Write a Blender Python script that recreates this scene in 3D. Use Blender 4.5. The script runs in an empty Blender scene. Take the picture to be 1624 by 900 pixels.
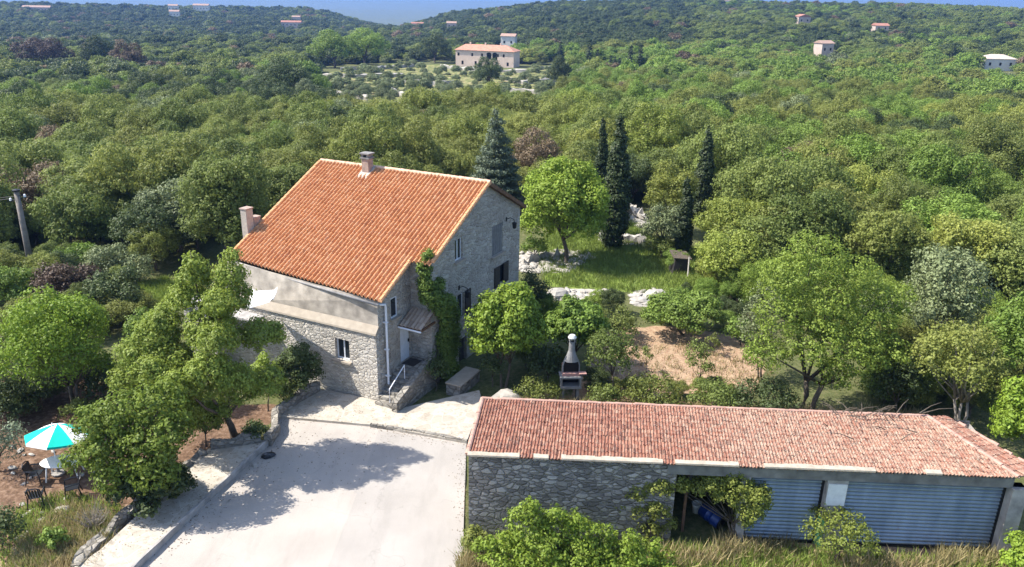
import bpy, math, random
import numpy as np
from math import sin, cos, tan, radians, pi, hypot, sqrt, atan2, degrees
rng = np.random.default_rng(7)
random.seed(7)
S = bpy.context.scene
COL = S.collection

# ------------------------------------------------------------ camera, world, sun, exposure
CAM_H, PITCH, ROLL, FPX = 18.7, radians(20), radians(1.1), 1255.0
cF = np.array([0, cos(PITCH), -sin(PITCH)]); cR0 = np.array([1., 0, 0]); cU0 = np.array([0, sin(PITCH), cos(PITCH)])
cR = cos(ROLL)*cR0 + sin(ROLL)*cU0; cU = -sin(ROLL)*cR0 + cos(ROLL)*cU0; cC = np.array([0, 0, CAM_H])
from mathutils import Matrix, Vector
cam_d = bpy.data.cameras.new('camera'); cam = bpy.data.objects.new('camera', cam_d); COL.objects.link(cam)
cam.matrix_world = Matrix(((cR[0], cU[0], -cF[0], 0), (cR[1], cU[1], -cF[1], 0), (cR[2], cU[2], -cF[2], CAM_H), (0, 0, 0, 1)))
cam_d.lens = 36*FPX/1624; cam_d.sensor_width = 36; cam_d.clip_start = 0.5; cam_d.clip_end = 60000
S.camera = cam
SUN_AZ, SUN_EL = radians(271), radians(51)
W = bpy.data.worlds.new('World'); S.world = W; W.use_nodes = True
wn = W.node_tree; wn.nodes.clear()
sky = wn.nodes.new('ShaderNodeTexSky'); sky.sky_type = 'NISHITA'; sky.sun_disc = False
sky.sun_elevation = SUN_EL; sky.sun_rotation = SUN_AZ; sky.altitude = 300; sky.air_density = 1.1; sky.dust_density = 1.6; sky.ozone_density = 0.35
bg = wn.nodes.new('ShaderNodeBackground'); bg.inputs[1].default_value = 0.15
wo = wn.nodes.new('ShaderNodeOutputWorld')
wn.links.new(sky.outputs[0], bg.inputs[0]); wn.links.new(bg.outputs[0], wo.inputs[0])
sd = bpy.data.lights.new('sun', 'SUN'); sd.energy = 5.0; sd.angle = radians(0.5); sd.color = (1, .955, .87)
sun = bpy.data.objects.new('sun', sd); COL.objects.link(sun)
SD = Vector((sin(SUN_AZ)*cos(SUN_EL), cos(SUN_AZ)*cos(SUN_EL), sin(SUN_EL)))
sun.rotation_euler = SD.to_track_quat('Z', 'Y').to_euler(); sun.location = (-40, 0, 80)
S.view_settings.view_transform = 'Standard'; S.view_settings.look = 'None'
S.view_settings.exposure = 1.15; S.view_settings.gamma = 1
S.render.engine = 'CYCLES'
S.cycles.max_bounces = 6; S.cycles.diffuse_bounces = 3; S.cycles.glossy_bounces = 2
S.cycles.transmission_bounces = 3; S.cycles.transparent_max_bounces = 4; S.cycles.volume_bounces = 0
S.cycles.caustics_reflective = False; S.cycles.caustics_refractive = False

# ------------------------------------------------------------ pixel -> world helpers
def ray(x, y): return cF + cR*(x-812)/FPX - cU*(y-450)/FPX
def at(x, y, z=0.0):
    d = ray(x, y); return cC + d*(z-CAM_H)/d[2]
def atd(x, y, Y):
    d = ray(x, y); return cC + d*Y/d[1]
def depth(p): return float((np.array(p)-cC) @ cF)
def proj(p):
    v = np.array(p)-cC; d = v @ cF
    return 812+FPX*(v @ cR)/d, 450-FPX*(v @ cU)/d

# ------------------------------------------------------------ terrain height
_D = np.array([0, 62, 90, 150, 250, 350, 500, 700, 900, 1200, 1600, 2500, 5000, 9000, 14000, 30000.])
_A = np.array([-180, -42, -14, -8, -4, 3, 12, 40, 180.])
_L = [0, 0, -1.5, -5, -9, -11, -14, -16, -13, -7, -45, -90, -60, 120, 260, 260]
_T = np.array([_L, _L, _L,
    [0, 0, -1.5, -5, -9, -10.5, -13, -15, -19, -35, -60, -90, -60, 90, 240, 240],
    [0, 0, -1.5, -5, -9, -10.5, -12, -8, -3, -20, -50, -90, -60, 90, 240, 240],
    [0, 0, -1.5, -5, -9, -10, -6, 3, 10, 4, -30, -90, -60, 90, 240, 240],
    [0, 0, -1.2, -4, -8, -9, -4, 5, 13, 8, -20, -80, -60, 80, 200, 200],
    [0, 0, -1, -4, -7, -8, -4, 5, 13, 8, -20, -80, -60, 60, 150, 150],
    _L], float)
def vnoise(x, y, s, seed=0):
    x = np.asarray(x, float)/s; y = np.asarray(y, float)/s
    xi = np.floor(x); yi = np.floor(y); fx = x-xi; fy = y-yi
    fx = fx*fx*(3-2*fx); fy = fy*fy*(3-2*fy)
    def h(a, b):
        v = np.sin(a*127.1+b*311.7+seed*74.7)*43758.5453
        return v-np.floor(v)
    return (h(xi, yi)*(1-fx)+h(xi+1, yi)*fx)*(1-fy)+(h(xi, yi+1)*(1-fx)+h(xi+1, yi+1)*fx)*fy
def TZ(x, y):
    x = np.asarray(x, float); y = np.asarray(y, float)
    d = np.hypot(x, y); a = np.degrees(np.arctan2(x, y))
    ai = np.clip(np.searchsorted(_A, a)-1, 0, len(_A)-2); af = (a-_A[ai])/(_A[ai+1]-_A[ai])
    di = np.clip(np.searchsorted(_D, d)-1, 0, len(_D)-2); df = np.clip((d-_D[di])/(_D[di+1]-_D[di]), 0, 1)
    z = (_T[ai, di]*(1-df)+_T[ai, di+1]*df)*(1-af)+(_T[ai+1, di]*(1-df)+_T[ai+1, di+1]*df)*af
    k = np.clip((d-90)/300, 0, 1)
    z = z + k*(vnoise(x, y, 90, 1)-.5)*3.5 + np.clip((d-500)/500, 0, 1)*(vnoise(x, y, 260, 2)-.5)*9
    z = z + np.clip((d-4000)/6000, 0, 1)*(vnoise(x, y, 2600, 3)-.5)*190 + np.clip((d-4000)/6000, 0, 1)*(vnoise(x, y, 900, 4)-.5)*60
    return z
def hit(px, py):
    d = ray(px, py); t = 15.0
    for _ in range(4000):
        p = cC+d*t
        if p[2] <= float(TZ(p[0], p[1])): break
        t *= 1.004
    lo, hi = t/1.004, t
    for _ in range(20):
        m = (lo+hi)/2; p = cC+d*m
        if p[2] <= float(TZ(p[0], p[1])): hi = m
        else: lo = m
    return cC+d*hi

# ------------------------------------------------------------ materials
class NT:
    def __init__(s, name):
        s.m = bpy.data.materials.new(name); s.m.use_nodes = True; s.t = s.m.node_tree; s.t.nodes.clear()
        s.out = s.n('OutputMaterial')
    def n(s, typ, **kw):
        nd = s.t.nodes.new('ShaderNode'+typ)
        for k, v in kw.items(): setattr(nd, k, v)
        return nd
    def l(s, a, b): s.t.links.new(a, b)
    def inp(s, nd, k, v):
        if hasattr(v, 'links') or hasattr(v, 'is_linked'): s.l(v, nd.inputs[k])
        else: nd.inputs[k].default_value = v
    def pos(s):
        g = s.n('NewGeometry'); return g.outputs['Position']
    def mapping(s, v, scale=(1, 1, 1), rot=(0, 0, 0)):
        m = s.n('Mapping'); s.l(v, m.inputs[0]); m.inputs['Scale'].default_value = scale; m.inputs['Rotation'].default_value = rot
        return m.outputs[0]
    def noise(s, v, scale, detail=4, rough=.55):
        n = s.n('TexNoise'); s.l(v, n.inputs['Vector']); n.inputs['Scale'].default_value = scale
        n.inputs['Detail'].default_value = detail; n.inputs['Roughness'].default_value = rough
        return n.outputs['Fac']
    def ramp(s, fac, stops):
        r = s.n('ValToRGB'); s.l(fac, r.inputs[0]); e = r.color_ramp.elements
        while len(e) < len(stops): e.new(.5)
        for i, (p, c) in enumerate(stops):
            e[i].position = p; e[i].color = (*c, 1) if len(c) == 3 else c
        return r.outputs[0]
    def mix(s, fac, a, b, mode='MIX'):
        m = s.n('Mix', data_type='RGBA', blend_type=mode); m.clamp_factor = True
        s.inp(m, 0, fac)
        for k, v in ((6, a), (7, b)):
            if isinstance(v, tuple): m.inputs[k].default_value = (*v, 1)
            else: s.l(v, m.inputs[k])
        return m.outputs[2]
    def math(s, op, a, b=0.0):
        m = s.n('Math', operation=op); s.inp(m, 0, a); s.inp(m, 1, b); return m.outputs[0]
    def bump(s, h, strength=.5, dist=.05, prev=None):
        b = s.n('Bump'); s.l(h, b.inputs['Height']); b.inputs['Strength'].default_value = strength; b.inputs['Distance'].default_value = dist
        if prev is not None: s.l(prev, b.inputs['Normal'])
        return b.outputs[0]
    def bsdf(s, col, rough=.85, nrm=None, metal=0, spec=.3):
        p = s.n('BsdfPrincipled')
        if isinstance(col, tuple): p.inputs['Base Color'].default_value = (*col, 1)
        else: s.l(col, p.inputs['Base Color'])
        s.inp(p, 'Roughness', rough); p.inputs['Metallic'].default_value = metal; p.inputs['Specular IOR Level'].default_value = spec
        if nrm is not None: s.l(nrm, p.inputs['Normal'])
        s.l(p.outputs[0], s.out.inputs[0]); return s.m

def m_plain(name, c, rough=.7, var=.15, sc=3, metal=0, spec=.3, bump=0):
    t = NT(name); P = t.pos(); n = t.noise(P, sc, 5)
    lo = tuple(v*(1-var) for v in c); hi = tuple(min(1, v*(1+var)) for v in c)
    col = t.ramp(n, [(.3, lo), (.7, hi)])
    nb = t.bump(t.noise(P, sc*8, 4), bump, .02) if bump else None
    return t.bsdf(col, rough, nb, metal, spec)

def m_stone(name, cols, mortar, scale=3.2, bump=.9, stretch=1.7, rot=0):
    t = NT(name); P = t.mapping(t.pos(), (1, 1, stretch), (0, 0, rot))
    w = t.n('TexNoise'); t.l(P, w.inputs['Vector']); w.inputs['Scale'].default_value = 1.7; w.inputs['Detail'].default_value = 3
    vm = t.n('VectorMath', operation='MULTIPLY_ADD'); t.l(w.outputs['Color'], vm.inputs[0]); vm.inputs[1].default_value = (.32, .32, .32); t.l(P, vm.inputs[2])
    v = t.n('TexVoronoi', feature='DISTANCE_TO_EDGE'); t.l(vm.outputs[0], v.inputs['Vector']); v.inputs['Scale'].default_value = scale
    c = t.n('TexVoronoi', feature='F1'); t.l(vm.outputs[0], c.inputs['Vector']); c.inputs['Scale'].default_value = scale
    sx = t.n('SeparateColor'); t.l(c.outputs['Color'], sx.inputs[0])
    stone = t.ramp(sx.outputs[0], [(0, cols[0]), (.35, cols[1]), (.7, cols[2]), (1, cols[3])])
    fine = t.noise(t.pos(), 22, 6, .7)
    stone = t.mix(.35, stone, t.ramp(fine, [(.3, (.25, .24, .22)), (.7, (1, 1, 1))]), 'MULTIPLY')
    edge = t.ramp(v.outputs['Distance'], [(.0, (0, 0, 0)), (.09, (1, 1, 1))])
    col = t.mix(edge, mortar, stone)
    big = t.noise(t.pos(), .55, 3)
    col = t.mix(.5, col, t.ramp(big, [(.35, (.68, .66, .63)), (.65, (1, 1, 1))]), 'MULTIPLY')
    h = t.math('ADD', t.math('MULTIPLY', t.ramp(v.outputs['Distance'], [(0, (0, 0, 0)), (.16, (1, 1, 1))]), 1.0), t.math('MULTIPLY', fine, .5))
    h = t.math('ADD', h, t.math('MULTIPLY', sx.outputs[1], .6))
    return t.bsdf(col, .93, t.bump(h, bump, .06))

M = {}
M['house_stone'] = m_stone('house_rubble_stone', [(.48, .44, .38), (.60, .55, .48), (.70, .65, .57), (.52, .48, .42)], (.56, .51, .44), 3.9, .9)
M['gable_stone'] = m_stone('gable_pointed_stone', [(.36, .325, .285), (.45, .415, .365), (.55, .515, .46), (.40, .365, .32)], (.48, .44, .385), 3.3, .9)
M['garage_stone'] = m_stone('garage_rough_stone', [(.20, .18, .165), (.32, .29, .26), (.54, .49, .44), (.27, .24, .22)], (.235, .215, .195), 3.4, 1.0, 1.9)
M['low_stone'] = m_stone('low_wall_stone', [(.22, .20, .175), (.30, .275, .24), (.40, .37, .32), (.26, .24, .21)], (.20, .18, .15), 3.0, .9, 1.5)
M['render'] = m_plain('old_lime_render', (.36, .315, .26), .95, .38, 1.6, bump=.5)
M['coping'] = m_plain('plaster_coping', (.31, .265, .21), .9, .12, 4, bump=.2)
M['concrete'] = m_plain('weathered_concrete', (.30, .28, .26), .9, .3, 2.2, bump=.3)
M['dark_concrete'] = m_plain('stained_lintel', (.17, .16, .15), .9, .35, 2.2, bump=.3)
M['pale_plate'] = m_plain('painted_plate', (.62, .62, .62), .6, .08, 6)
M['white_pvc'] = m_plain('white_pipe', (.72, .72, .74), .45, .05, 3)
M['white_wood'] = m_plain('white_painted_wood', (.60, .62, .66), .5, .08, 5)
M['grey_wood'] = m_plain('grey_painted_shutter', (.16, .16, .165), .6, .2, 5)
M['dark_wood'] = m_plain('dark_shutter', (.035, .03, .028), .6, .25, 5)
M['brown_wood'] = m_plain('brown_beam', (.13, .07, .04), .75, .3, 5)
M['glass'] = m_plain('window_glass', (.025, .03, .035), .12, .1, 1, spec=.6)
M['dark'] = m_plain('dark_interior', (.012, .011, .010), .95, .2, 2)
M['metal_dark'] = m_plain('dark_iron', (.03, .03, .032), .5, .2, 8, .6)
M['chimney'] = m_plain('pink_brick_render', (.33, .24, .195), .95, .25, 5, bump=.4)
M['chimney_pale'] = m_plain('chimney_mortar', (.38, .33, .28), .95, .15, 6, bump=.3)
M['black_plastic'] = m_plain('black_resin', (.012, .013, .016), .35, .1, 6, spec=.5)
M['white_plastic'] = m_plain('white_resin', (.78, .78, .75), .35, .05, 6, spec=.4)
M['canvas_white'] = m_plain('white_canvas', (.78, .77, .74), .85, .04, 6)
M['canvas_teal'] = m_plain('turquoise_canvas', (.0, .46, .36), .85, .05, 6)
M['blue_plastic'] = m_plain('blue_drum_plastic', (.008, .03, .15), .4, .1, 4, spec=.5)
M['pole'] = m_plain('weathered_pole', (.19, .165, .14), .85, .25, 3, bump=.3)
M['bbq'] = m_plain('barbecue_concrete', (.20, .195, .19), .85, .15, 6, bump=.2)
M['bbq_brick'] = m_plain('barbecue_firebrick', (.36, .2, .17), .9, .15, 9)
M['limestone'] = m_plain('pale_limestone', (.32, .295, .26), .95, .25, 2.5, bump=.6)
M['green_paint'] = m_plain('green_paint', (.10, .36, .20), .6, .2, 5)
M['villa_wall'] = m_plain('villa_cream_wall', (.60, .46, .37), .95, .1, .5)
M['villa_roof'] = m_plain('villa_tile', (.38, .19, .13), .95, .2, 1)
M['far_wall'] = m_plain('far_house_wall', (.42, .34, .29), .95, .1, .5)
M['far_wall_white'] = m_plain('far_house_white_wall', (.56, .53, .48), .95, .05, .5)
M['far_roof'] = m_plain('far_house_tile', (.30, .14, .10), .95, .2, 1)
M['far_roof_pale'] = m_plain('far_house_pale_roof', (.30, .20, .155), .95, .15, 1)

def m_bark(name, c):
    t = NT(name); P = t.pos(); n = t.noise(t.mapping(P, (6, 6, 1.2)), 3, 5)
    return t.bsdf(t.ramp(n, [(.3, tuple(v*.5 for v in c)), (.7, tuple(v*1.4 for v in c))]), .95, t.bump(n, .7, .03))
M['bark'] = m_bark('bark', (.10, .08, .06)); M['bark_grey'] = m_bark('grey_bark', (.24, .21, .18))

def m_leaf(name, base, alt, trans=.3, var=.4, rough=.55):
    """base/alt two real leaf colours: which one a plant has comes from its object, which one a leaf has from its place"""
    t = NT(name); oi = t.n('ObjectInfo')
    n = t.noise(t.pos(), 1.3, 3); n2 = t.noise(t.pos(), 9, 2)
    f = t.math('ADD', t.math('MULTIPLY', oi.outputs['Random'], .7), t.math('MULTIPLY', n, .5))
    col = t.mix(t.math('MULTIPLY', f, .9), base, alt)
    gi = t.n('NewGeometry')
    k = t.math('ADD', 1.02-var*.5, t.math('MULTIPLY', gi.outputs['Random Per Island'], var)); k = t.math('MULTIPLY', k, t.math('ADD', .68, t.math('MULTIPLY', t.noise(t.pos(), .9, 2), .64)))
    hs = t.n('HueSaturation'); t.l(col, hs.inputs['Color']); t.l(k, hs.inputs['Value'])
    t.l(t.math('ADD', .485, t.math('MULTIPLY', n2, .035)), hs.inputs['Hue'])
    ob = t.math('ADD', .8, t.math('MULTIPLY', t.math('FRACT', t.math('MULTIPLY', oi.outputs['Random'], 7.31)), .4))
    cc = t.n('Mix', data_type='RGBA', blend_type='MULTIPLY'); cc.inputs[0].default_value = 1
    t.l(hs.outputs[0], cc.inputs[6]); cb = t.n('CombineColor')
    for i in range(3): t.l(ob, cb.inputs[i])
    t.l(cb.outputs[0], cc.inputs[7])
    d = t.n('BsdfPrincipled'); t.l(cc.outputs[2], d.inputs['Base Color']); d.inputs['Roughness'].default_value = rough; d.inputs['Specular IOR Level'].default_value = .25
    tr = t.n('BsdfTranslucent'); t.l(cc.outputs[2], tr.inputs[0])
    mx = t.n('MixShader'); mx.inputs[0].default_value = trans; t.l(d.outputs[0], mx.inputs[1]); t.l(tr.outputs[0], mx.inputs[2])
    t.l(mx.outputs[0], t.out.inputs[0]); return t.m
LEAF = {
 'lime':   m_leaf('leaf_lime', (.20, .295, .030), (.26, .33, .05), .4),
 'green':  m_leaf('leaf_green', (.14, .215, .034), (.19, .255, .05), .35),
 'mid':    m_leaf('leaf_mid', (.13, .175, .04), (.19, .215, .055), .42),
 'olive':  m_leaf('leaf_olive_green', (.175, .205, .045), (.225, .235, .06), .42),
 'yellow': m_leaf('leaf_yellow_green', (.21, .265, .044), (.27, .28, .065), .42),
 'dark':   m_leaf('leaf_dark', (.058, .082, .027), (.085, .11, .037), .3),
 'blue':   m_leaf('leaf_blue_green', (.13, .165, .10), (.16, .19, .115), .25),
 'silver': m_leaf('leaf_silver', (.135, .165, .07), (.19, .215, .10), .25),
 'brown':  m_leaf('leaf_brown', (.15, .105, .06), (.19, .14, .085), .25),
 'purple': m_leaf('leaf_purple', (.07, .048, .034), (.10, .065, .042), .2),
 'black':  m_leaf('leaf_cypress', (.026, .040, .012), (.042, .058, .018), .1),
 'straw':  m_leaf('dry_grass', (.36, .28, .15), (.27, .23, .11), .3),
 'grass':  m_leaf('grass_blade', (.17, .24, .04), (.24, .28, .07), .35),
 'garden': m_leaf('leaf_garden', (.175, .245, .035), (.24, .285, .055), .42),
}

# tiles
def m_tiles(name, ramp, lichen=None, dark=None, rough=.85):
    t = NT(name); uv = t.n('UVMap'); fl = t.n('VectorMath', operation='FLOOR'); t.l(uv.outputs[0], fl.inputs[0])
    wn_ = t.n('TexWhiteNoise', noise_dimensions='2D'); t.l(fl.outputs[0], wn_.inputs['Vector'])
    n = t.noise(t.pos(), .9, 5, .65)
    f = t.math('ADD', t.math('MULTIPLY', wn_.outputs['Value'], .75), t.math('MULTIPLY', n, .25))
    col = t.ramp(f, ramp)
    fine = t.noise(t.pos(), 14, 5, .7)
    col = t.mix(.45, col, t.ramp(fine, [(.3, (.55, .5, .5)), (.65, (1, 1, 1))]), 'MULTIPLY')
    if lichen:
        at_ = t.n('Attribute', attribute_name='wear'); nn = t.noise(t.pos(), 7, 9, .9)
        g = t.math('ADD', nn, t.math('MULTIPLY', at_.outputs['Fac'], .06))
        col = t.mix(t.ramp(g, [(.53, (0, 0, 0)), (.62, (.85, .85, .85))]), col, lichen)
        n3 = t.noise(t.pos(), 4.5, 7, .75)
        col = t.mix(t.ramp(n3, [(.57, (0, 0, 0)), (.65, (.8, .8, .8))]), col, dark)
    return t.bsdf(col, rough, t.bump(fine, .3, .02))
M['tile_orange'] = m_tiles('canal_tiles', [(0, (.42, .18, .08)), (.25, (.52, .24, .10)), (.65, (.57, .28, .125)), (.92, (.60, .33, .165)), (1, (.60, .42, .27))], (.55, .40, .28), (.26, .12, .08))
M['tile_old'] = m_tiles('old_interlocking_tiles', [(0, (.09, .048, .036)), (.25, (.20, .082, .054)), (.6, (.265, .112, .072)), (.85, (.32, .165, .11)), (1, (.42, .31, .23))], (.36, .285, .215), (.11, .088, .07))
M['tile_canopy'] = m_tiles('canopy_tiles', [(0, (.22, .16, .12)), (.5, (.36, .27, .2)), (1, (.45, .36, .28))])

def m_terrain():
    t = NT('terrain_ground'); a = t.n('Attribute', attribute_name='zones'); sp = t.n('SeparateColor'); t.l(a.outputs['Color'], sp.inputs[0])
    b = t.n('Attribute', attribute_name='rock'); P = t.pos()
    n1 = t.noise(P, .6, 6, .65); n2 = t.noise(P, 5, 6, .7); n3 = t.noise(P, 25, 4, .7)
    floor = t.ramp(n2, [(.3, (.05, .055, .022)), (.5, (.09, .10, .038)), (.7, (.15, .13, .07))])
    soil = t.ramp(n2, [(.28, (.06, .04, .025)), (.5, (.14, .085, .055)), (.72, (.27, .185, .13))])
    grass = t.ramp(n2, [(.25, (.10, .15, .028)), (.5, (.17, .23, .045)), (.75, (.25, .26, .09))])
    straw = t.ramp(n2, [(.25, (.16, .10, .06)), (.42, (.29, .185, .12)), (.6, (.36, .26, .17)), (.78, (.44, .36, .25))])
    rock = t.ramp(n2, [(.3, (.20, .18, .13)), (.5, (.38, .35, .30)), (.7, (.48, .45, .41))])
    def m(w): return t.ramp(t.math('ADD', w, t.math('MULTIPLY', t.math('SUBTRACT', n1, .5), .9)), [(.42, (0, 0, 0)), (.58, (1, 1, 1))])
    c = t.mix(m(sp.outputs[0]), floor, soil); c = t.mix(m(sp.outputs[1]), c, grass); c = t.mix(m(sp.outputs[2]), c, straw)
    c = t.mix(m(b.outputs['Fac']), c, rock)
    h = t.math('ADD', n2, t.math('MULTIPLY', n3, .5))
    return t.bsdf(c, .97, t.bump(h, .6, .08), spec=.1)
M['terrain'] = m_terrain()
def m_drive(name, c):
    t = NT(name); P = t.pos(); a = t.noise(P, .35, 5, .6); b = t.noise(P, 30, 4, .7); k = t.noise(P, 2.5, 6, .7)
    col = t.ramp(a, [(.3, tuple(v*.86 for v in c)), (.7, tuple(v*1.07 for v in c))])
    col = t.mix(.5, col, t.ramp(b, [(.35, (.78, .77, .76)), (.6, (1, 1, 1))]), 'MULTIPLY')
    col = t.mix(t.ramp(k, [(.62, (0, 0, 0)), (.75, (.35, .35, .35))]), col, tuple(v*.6 for v in c))
    dd = t.n('TexVoronoi', feature='DISTANCE_TO_EDGE'); wq = t.n('TexNoise'); t.l(P, wq.inputs['Vector']); wq.inputs['Scale'].default_value = 1.2; wq.inputs['Detail'].default_value = 6
    vm = t.n('VectorMath', operation='MULTIPLY_ADD'); t.l(wq.outputs['Color'], vm.inputs[0]); vm.inputs[1].default_value = (1.1, 1.1, 1.1); t.l(P, vm.inputs[2]); t.l(vm.outputs[0], dd.inputs['Vector']); dd.inputs['Scale'].default_value = .22
    col = t.mix(t.ramp(dd.outputs['Distance'], [(0, (.3, .3, .3)), (.004, (0, 0, 0))]), col, tuple(v*.45 for v in c))
    st = t.noise(t.mapping(P, (1.6, .35, 1), (0, 0, .25)), .9, 6, .65)
    col = t.mix(t.ramp(st, [(.5, (0, 0, 0)), (.72, (.38, .38, .38))]), col, tuple(v*.62 for v in c))
    sp_ = t.noise(P, 60, 2, .5); col = t.mix(t.ramp(sp_, [(.68, (0, 0, 0)), (.72, (.5, .5, .5))]), col, tuple(v*.4 for v in c))
    return t.bsdf(col, .92, t.bump(b, .25, .01))
M['drive'] = m_drive('driveway_pale_concrete', (.365, .328, .29)); M['drive_grey'] = m_drive('driveway_patch_concrete', (.33, .302, .272))
def m_paving():
    t = NT('limestone_crazy_paving'); P = t.pos()
    v = t.n('TexVoronoi', feature='DISTANCE_TO_EDGE'); t.l(P, v.inputs['Vector']); v.inputs['Scale'].default_value = 1.7
    c = t.n('TexVoronoi'); t.l(P, c.inputs['Vector']); c.inputs['Scale'].default_value = 1.7; s = t.n('SeparateColor'); t.l(c.outputs['Color'], s.inputs[0])
    n = t.noise(P, 4, 7, .72)
    st = t.ramp(s.outputs[0], [(0, (.32, .285, .235)), (1, (.41, .37, .31))])
    col = t.mix(t.ramp(v.outputs['Distance'], [(.0, (0, 0, 0)), (.05, (1, 1, 1))]), (.43, .39, .33), st)
    col = t.mix(t.ramp(n, [(.5, (0, 0, 0)), (.66, (.85, .85, .85))]), col, (.25, .21, .16))
    return t.bsdf(col, .93, t.bump(t.math('ADD', n, v.outputs['Distance']), .5, .03))
M['paving'] = m_paving()
def m_shutter_metal():
    t = NT('galvanised_roller_door'); P = t.pos(); n = t.noise(t.mapping(P, (1, 1, .25)), 2, 5)
    col = t.ramp(n, [(.3, (.17, .21, .26)), (.7, (.30, .35, .41))]); rs_ = t.noise(t.mapping(P, (3, 3, .5)), 2, 6, .7); col = t.mix(t.ramp(rs_, [(.62, (0, 0, 0)), (.72, (.5, .5, .5))]), col, (.20, .13, .09))
    return t.bsdf(col, .42, None, .55, .5)
M['roller'] = m_shutter_metal()

# ------------------------------------------------------------ mesh building
class MB:
    def __init__(s): s.v = []; s.f = []; s.m = []
    def add(s, V, F):
        o = len(s.v); s.v += [tuple(map(float, p)) for p in V]; s.f += [tuple(i+o for i in q) for q in F]; return s
    def box(s, x0, y0, z0, x1, y1, z1):
        V = [(x, y, z) for z in (z0, z1) for y in (y0, y1) for x in (x0, x1)]
        return s.add(V, [(0, 2, 3, 1), (4, 5, 7, 6), (0, 1, 5, 4), (2, 6, 7, 3), (0, 4, 6, 2), (1, 3, 7, 5)])
    def hexa(s, V): return s.add(V, [(0, 2, 3, 1), (4, 5, 7, 6), (0, 1, 5, 4), (2, 6, 7, 3), (0, 4, 6, 2), (1, 3, 7, 5)])
    def tube(s, pts, rad, n=8, cap=True):
        pts = [np.array(p, float) for p in pts]
        if not hasattr(rad, '__len__'): rad = [rad]*len(pts)
        V = []; F = []
        for i, p in enumerate(pts):
            d = pts[min(i+1, len(pts)-1)]-pts[max(i-1, 0)]; d = d/(np.linalg.norm(d)+1e-9)
            a = np.cross(d, (0, 0, 1)) if abs(d[2]) < .95 else np.cross(d, (0, 1, 0)); a /= np.linalg.norm(a); b = np.cross(d, a)
            for k in range(n):
                q = 2*pi*k/n; V.append(p+(a*cos(q)+b*sin(q))*rad[i])
        for i in range(len(pts)-1):
            for k in range(n):
                F.append((i*n+k, i*n+(k+1) % n, (i+1)*n+(k+1) % n, (i+1)*n+k))
        if cap: F.append(tuple(range(n-1, -1, -1))); F.append(tuple((len(pts)-1)*n+k for k in range(n)))
        return s.add(V, F)
    def lathe(s, prof, n=20, c=(0, 0, 0)):
        V = []; F = []
        for r, z in prof:
            for k in range(n): V.append((c[0]+r*cos(2*pi*k/n), c[1]+r*sin(2*pi*k/n), c[2]+z))
        for i in range(len(prof)-1):
            for k in range(n): F.append((i*n+k, i*n+(k+1) % n, (i+1)*n+(k+1) % n, (i+1)*n+k))
        F.append(tuple(range(n-1, -1, -1))); F.append(tuple((len(prof)-1)*n+k for k in range(n)))
        return s.add(V, F)
    def obj(s, name, mat, parent=None, smooth=False, bevel=0, origin=(0, 0, 0)):
        me = bpy.data.meshes.new(name)
        V = [(a-origin[0], b-origin[1], c-origin[2]) for a, b, c in s.v]
        me.from_pydata(V, [], s.f); me.materials.append(mat); me.update()
        if smooth: me.polygons.foreach_set('use_smooth', [True]*len(me.polygons))
        o = bpy.data.objects.new(name, me); COL.objects.link(o)
        if parent is not None: o.parent = parent
        if bevel:
            b = o.modifiers.new('bevel', 'BEVEL'); b.width = bevel; b.segments = 1; b.limit_method = 'ANGLE'
        return o
def thing(name, label, cat, loc=(0, 0, 0), rotz=0, group=None):
    o = bpy.data.objects.new(name, None); COL.objects.link(o); o.location = tuple(float(v) for v in loc); o.rotation_euler = (0, 0, rotz)
    o.empty_display_size = .2; return tag(o, label, cat, group)
def tag(o, label, cat, group=None, kind=None):
    if label: o['label'] = label
    if cat: o['category'] = cat
    if group: o['group'] = group
    if kind: o['kind'] = kind
    return o
def struct(o): o['kind'] = 'structure'; return o

def leaf_mesh(name, P, N, size, mats, asp=.55):
    """P centres, N normals: one small folded-free diamond per leaf"""
    n = len(P); r = rng.normal(size=(n, 3)); u = np.cross(N, r); u /= np.linalg.norm(u, axis=1)[:, None]+1e-9; v = np.cross(N, u)
    sz = (size*(.7+.6*rng.random(n)))[:, None]
    V = np.empty((n, 4, 3)); V[:, 0] = P-u*sz*.5; V[:, 1] = P+v*sz*asp*.5; V[:, 2] = P+u*sz*.5; V[:, 3] = P-v*sz*asp*.5
    V[:, 2] -= N*sz*.12; V[:, 0] -= N*sz*.12
    me = bpy.data.meshes.new(name); me.vertices.add(n*4); me.vertices.foreach_set('co', V.ravel())
    me.loops.add(n*4); me.loops.foreach_set('vertex_index', np.arange(n*4, dtype=np.int32))
    me.polygons.add(n); me.polygons.foreach_set('loop_start', np.arange(0, n*4, 4, dtype=np.int32))
    try: me.polygons.foreach_set('loop_total', np.full(n, 4, dtype=np.int32))
    except Exception: pass
    me.materials.append(mats); me.update(calc_edges=True); return me

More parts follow.
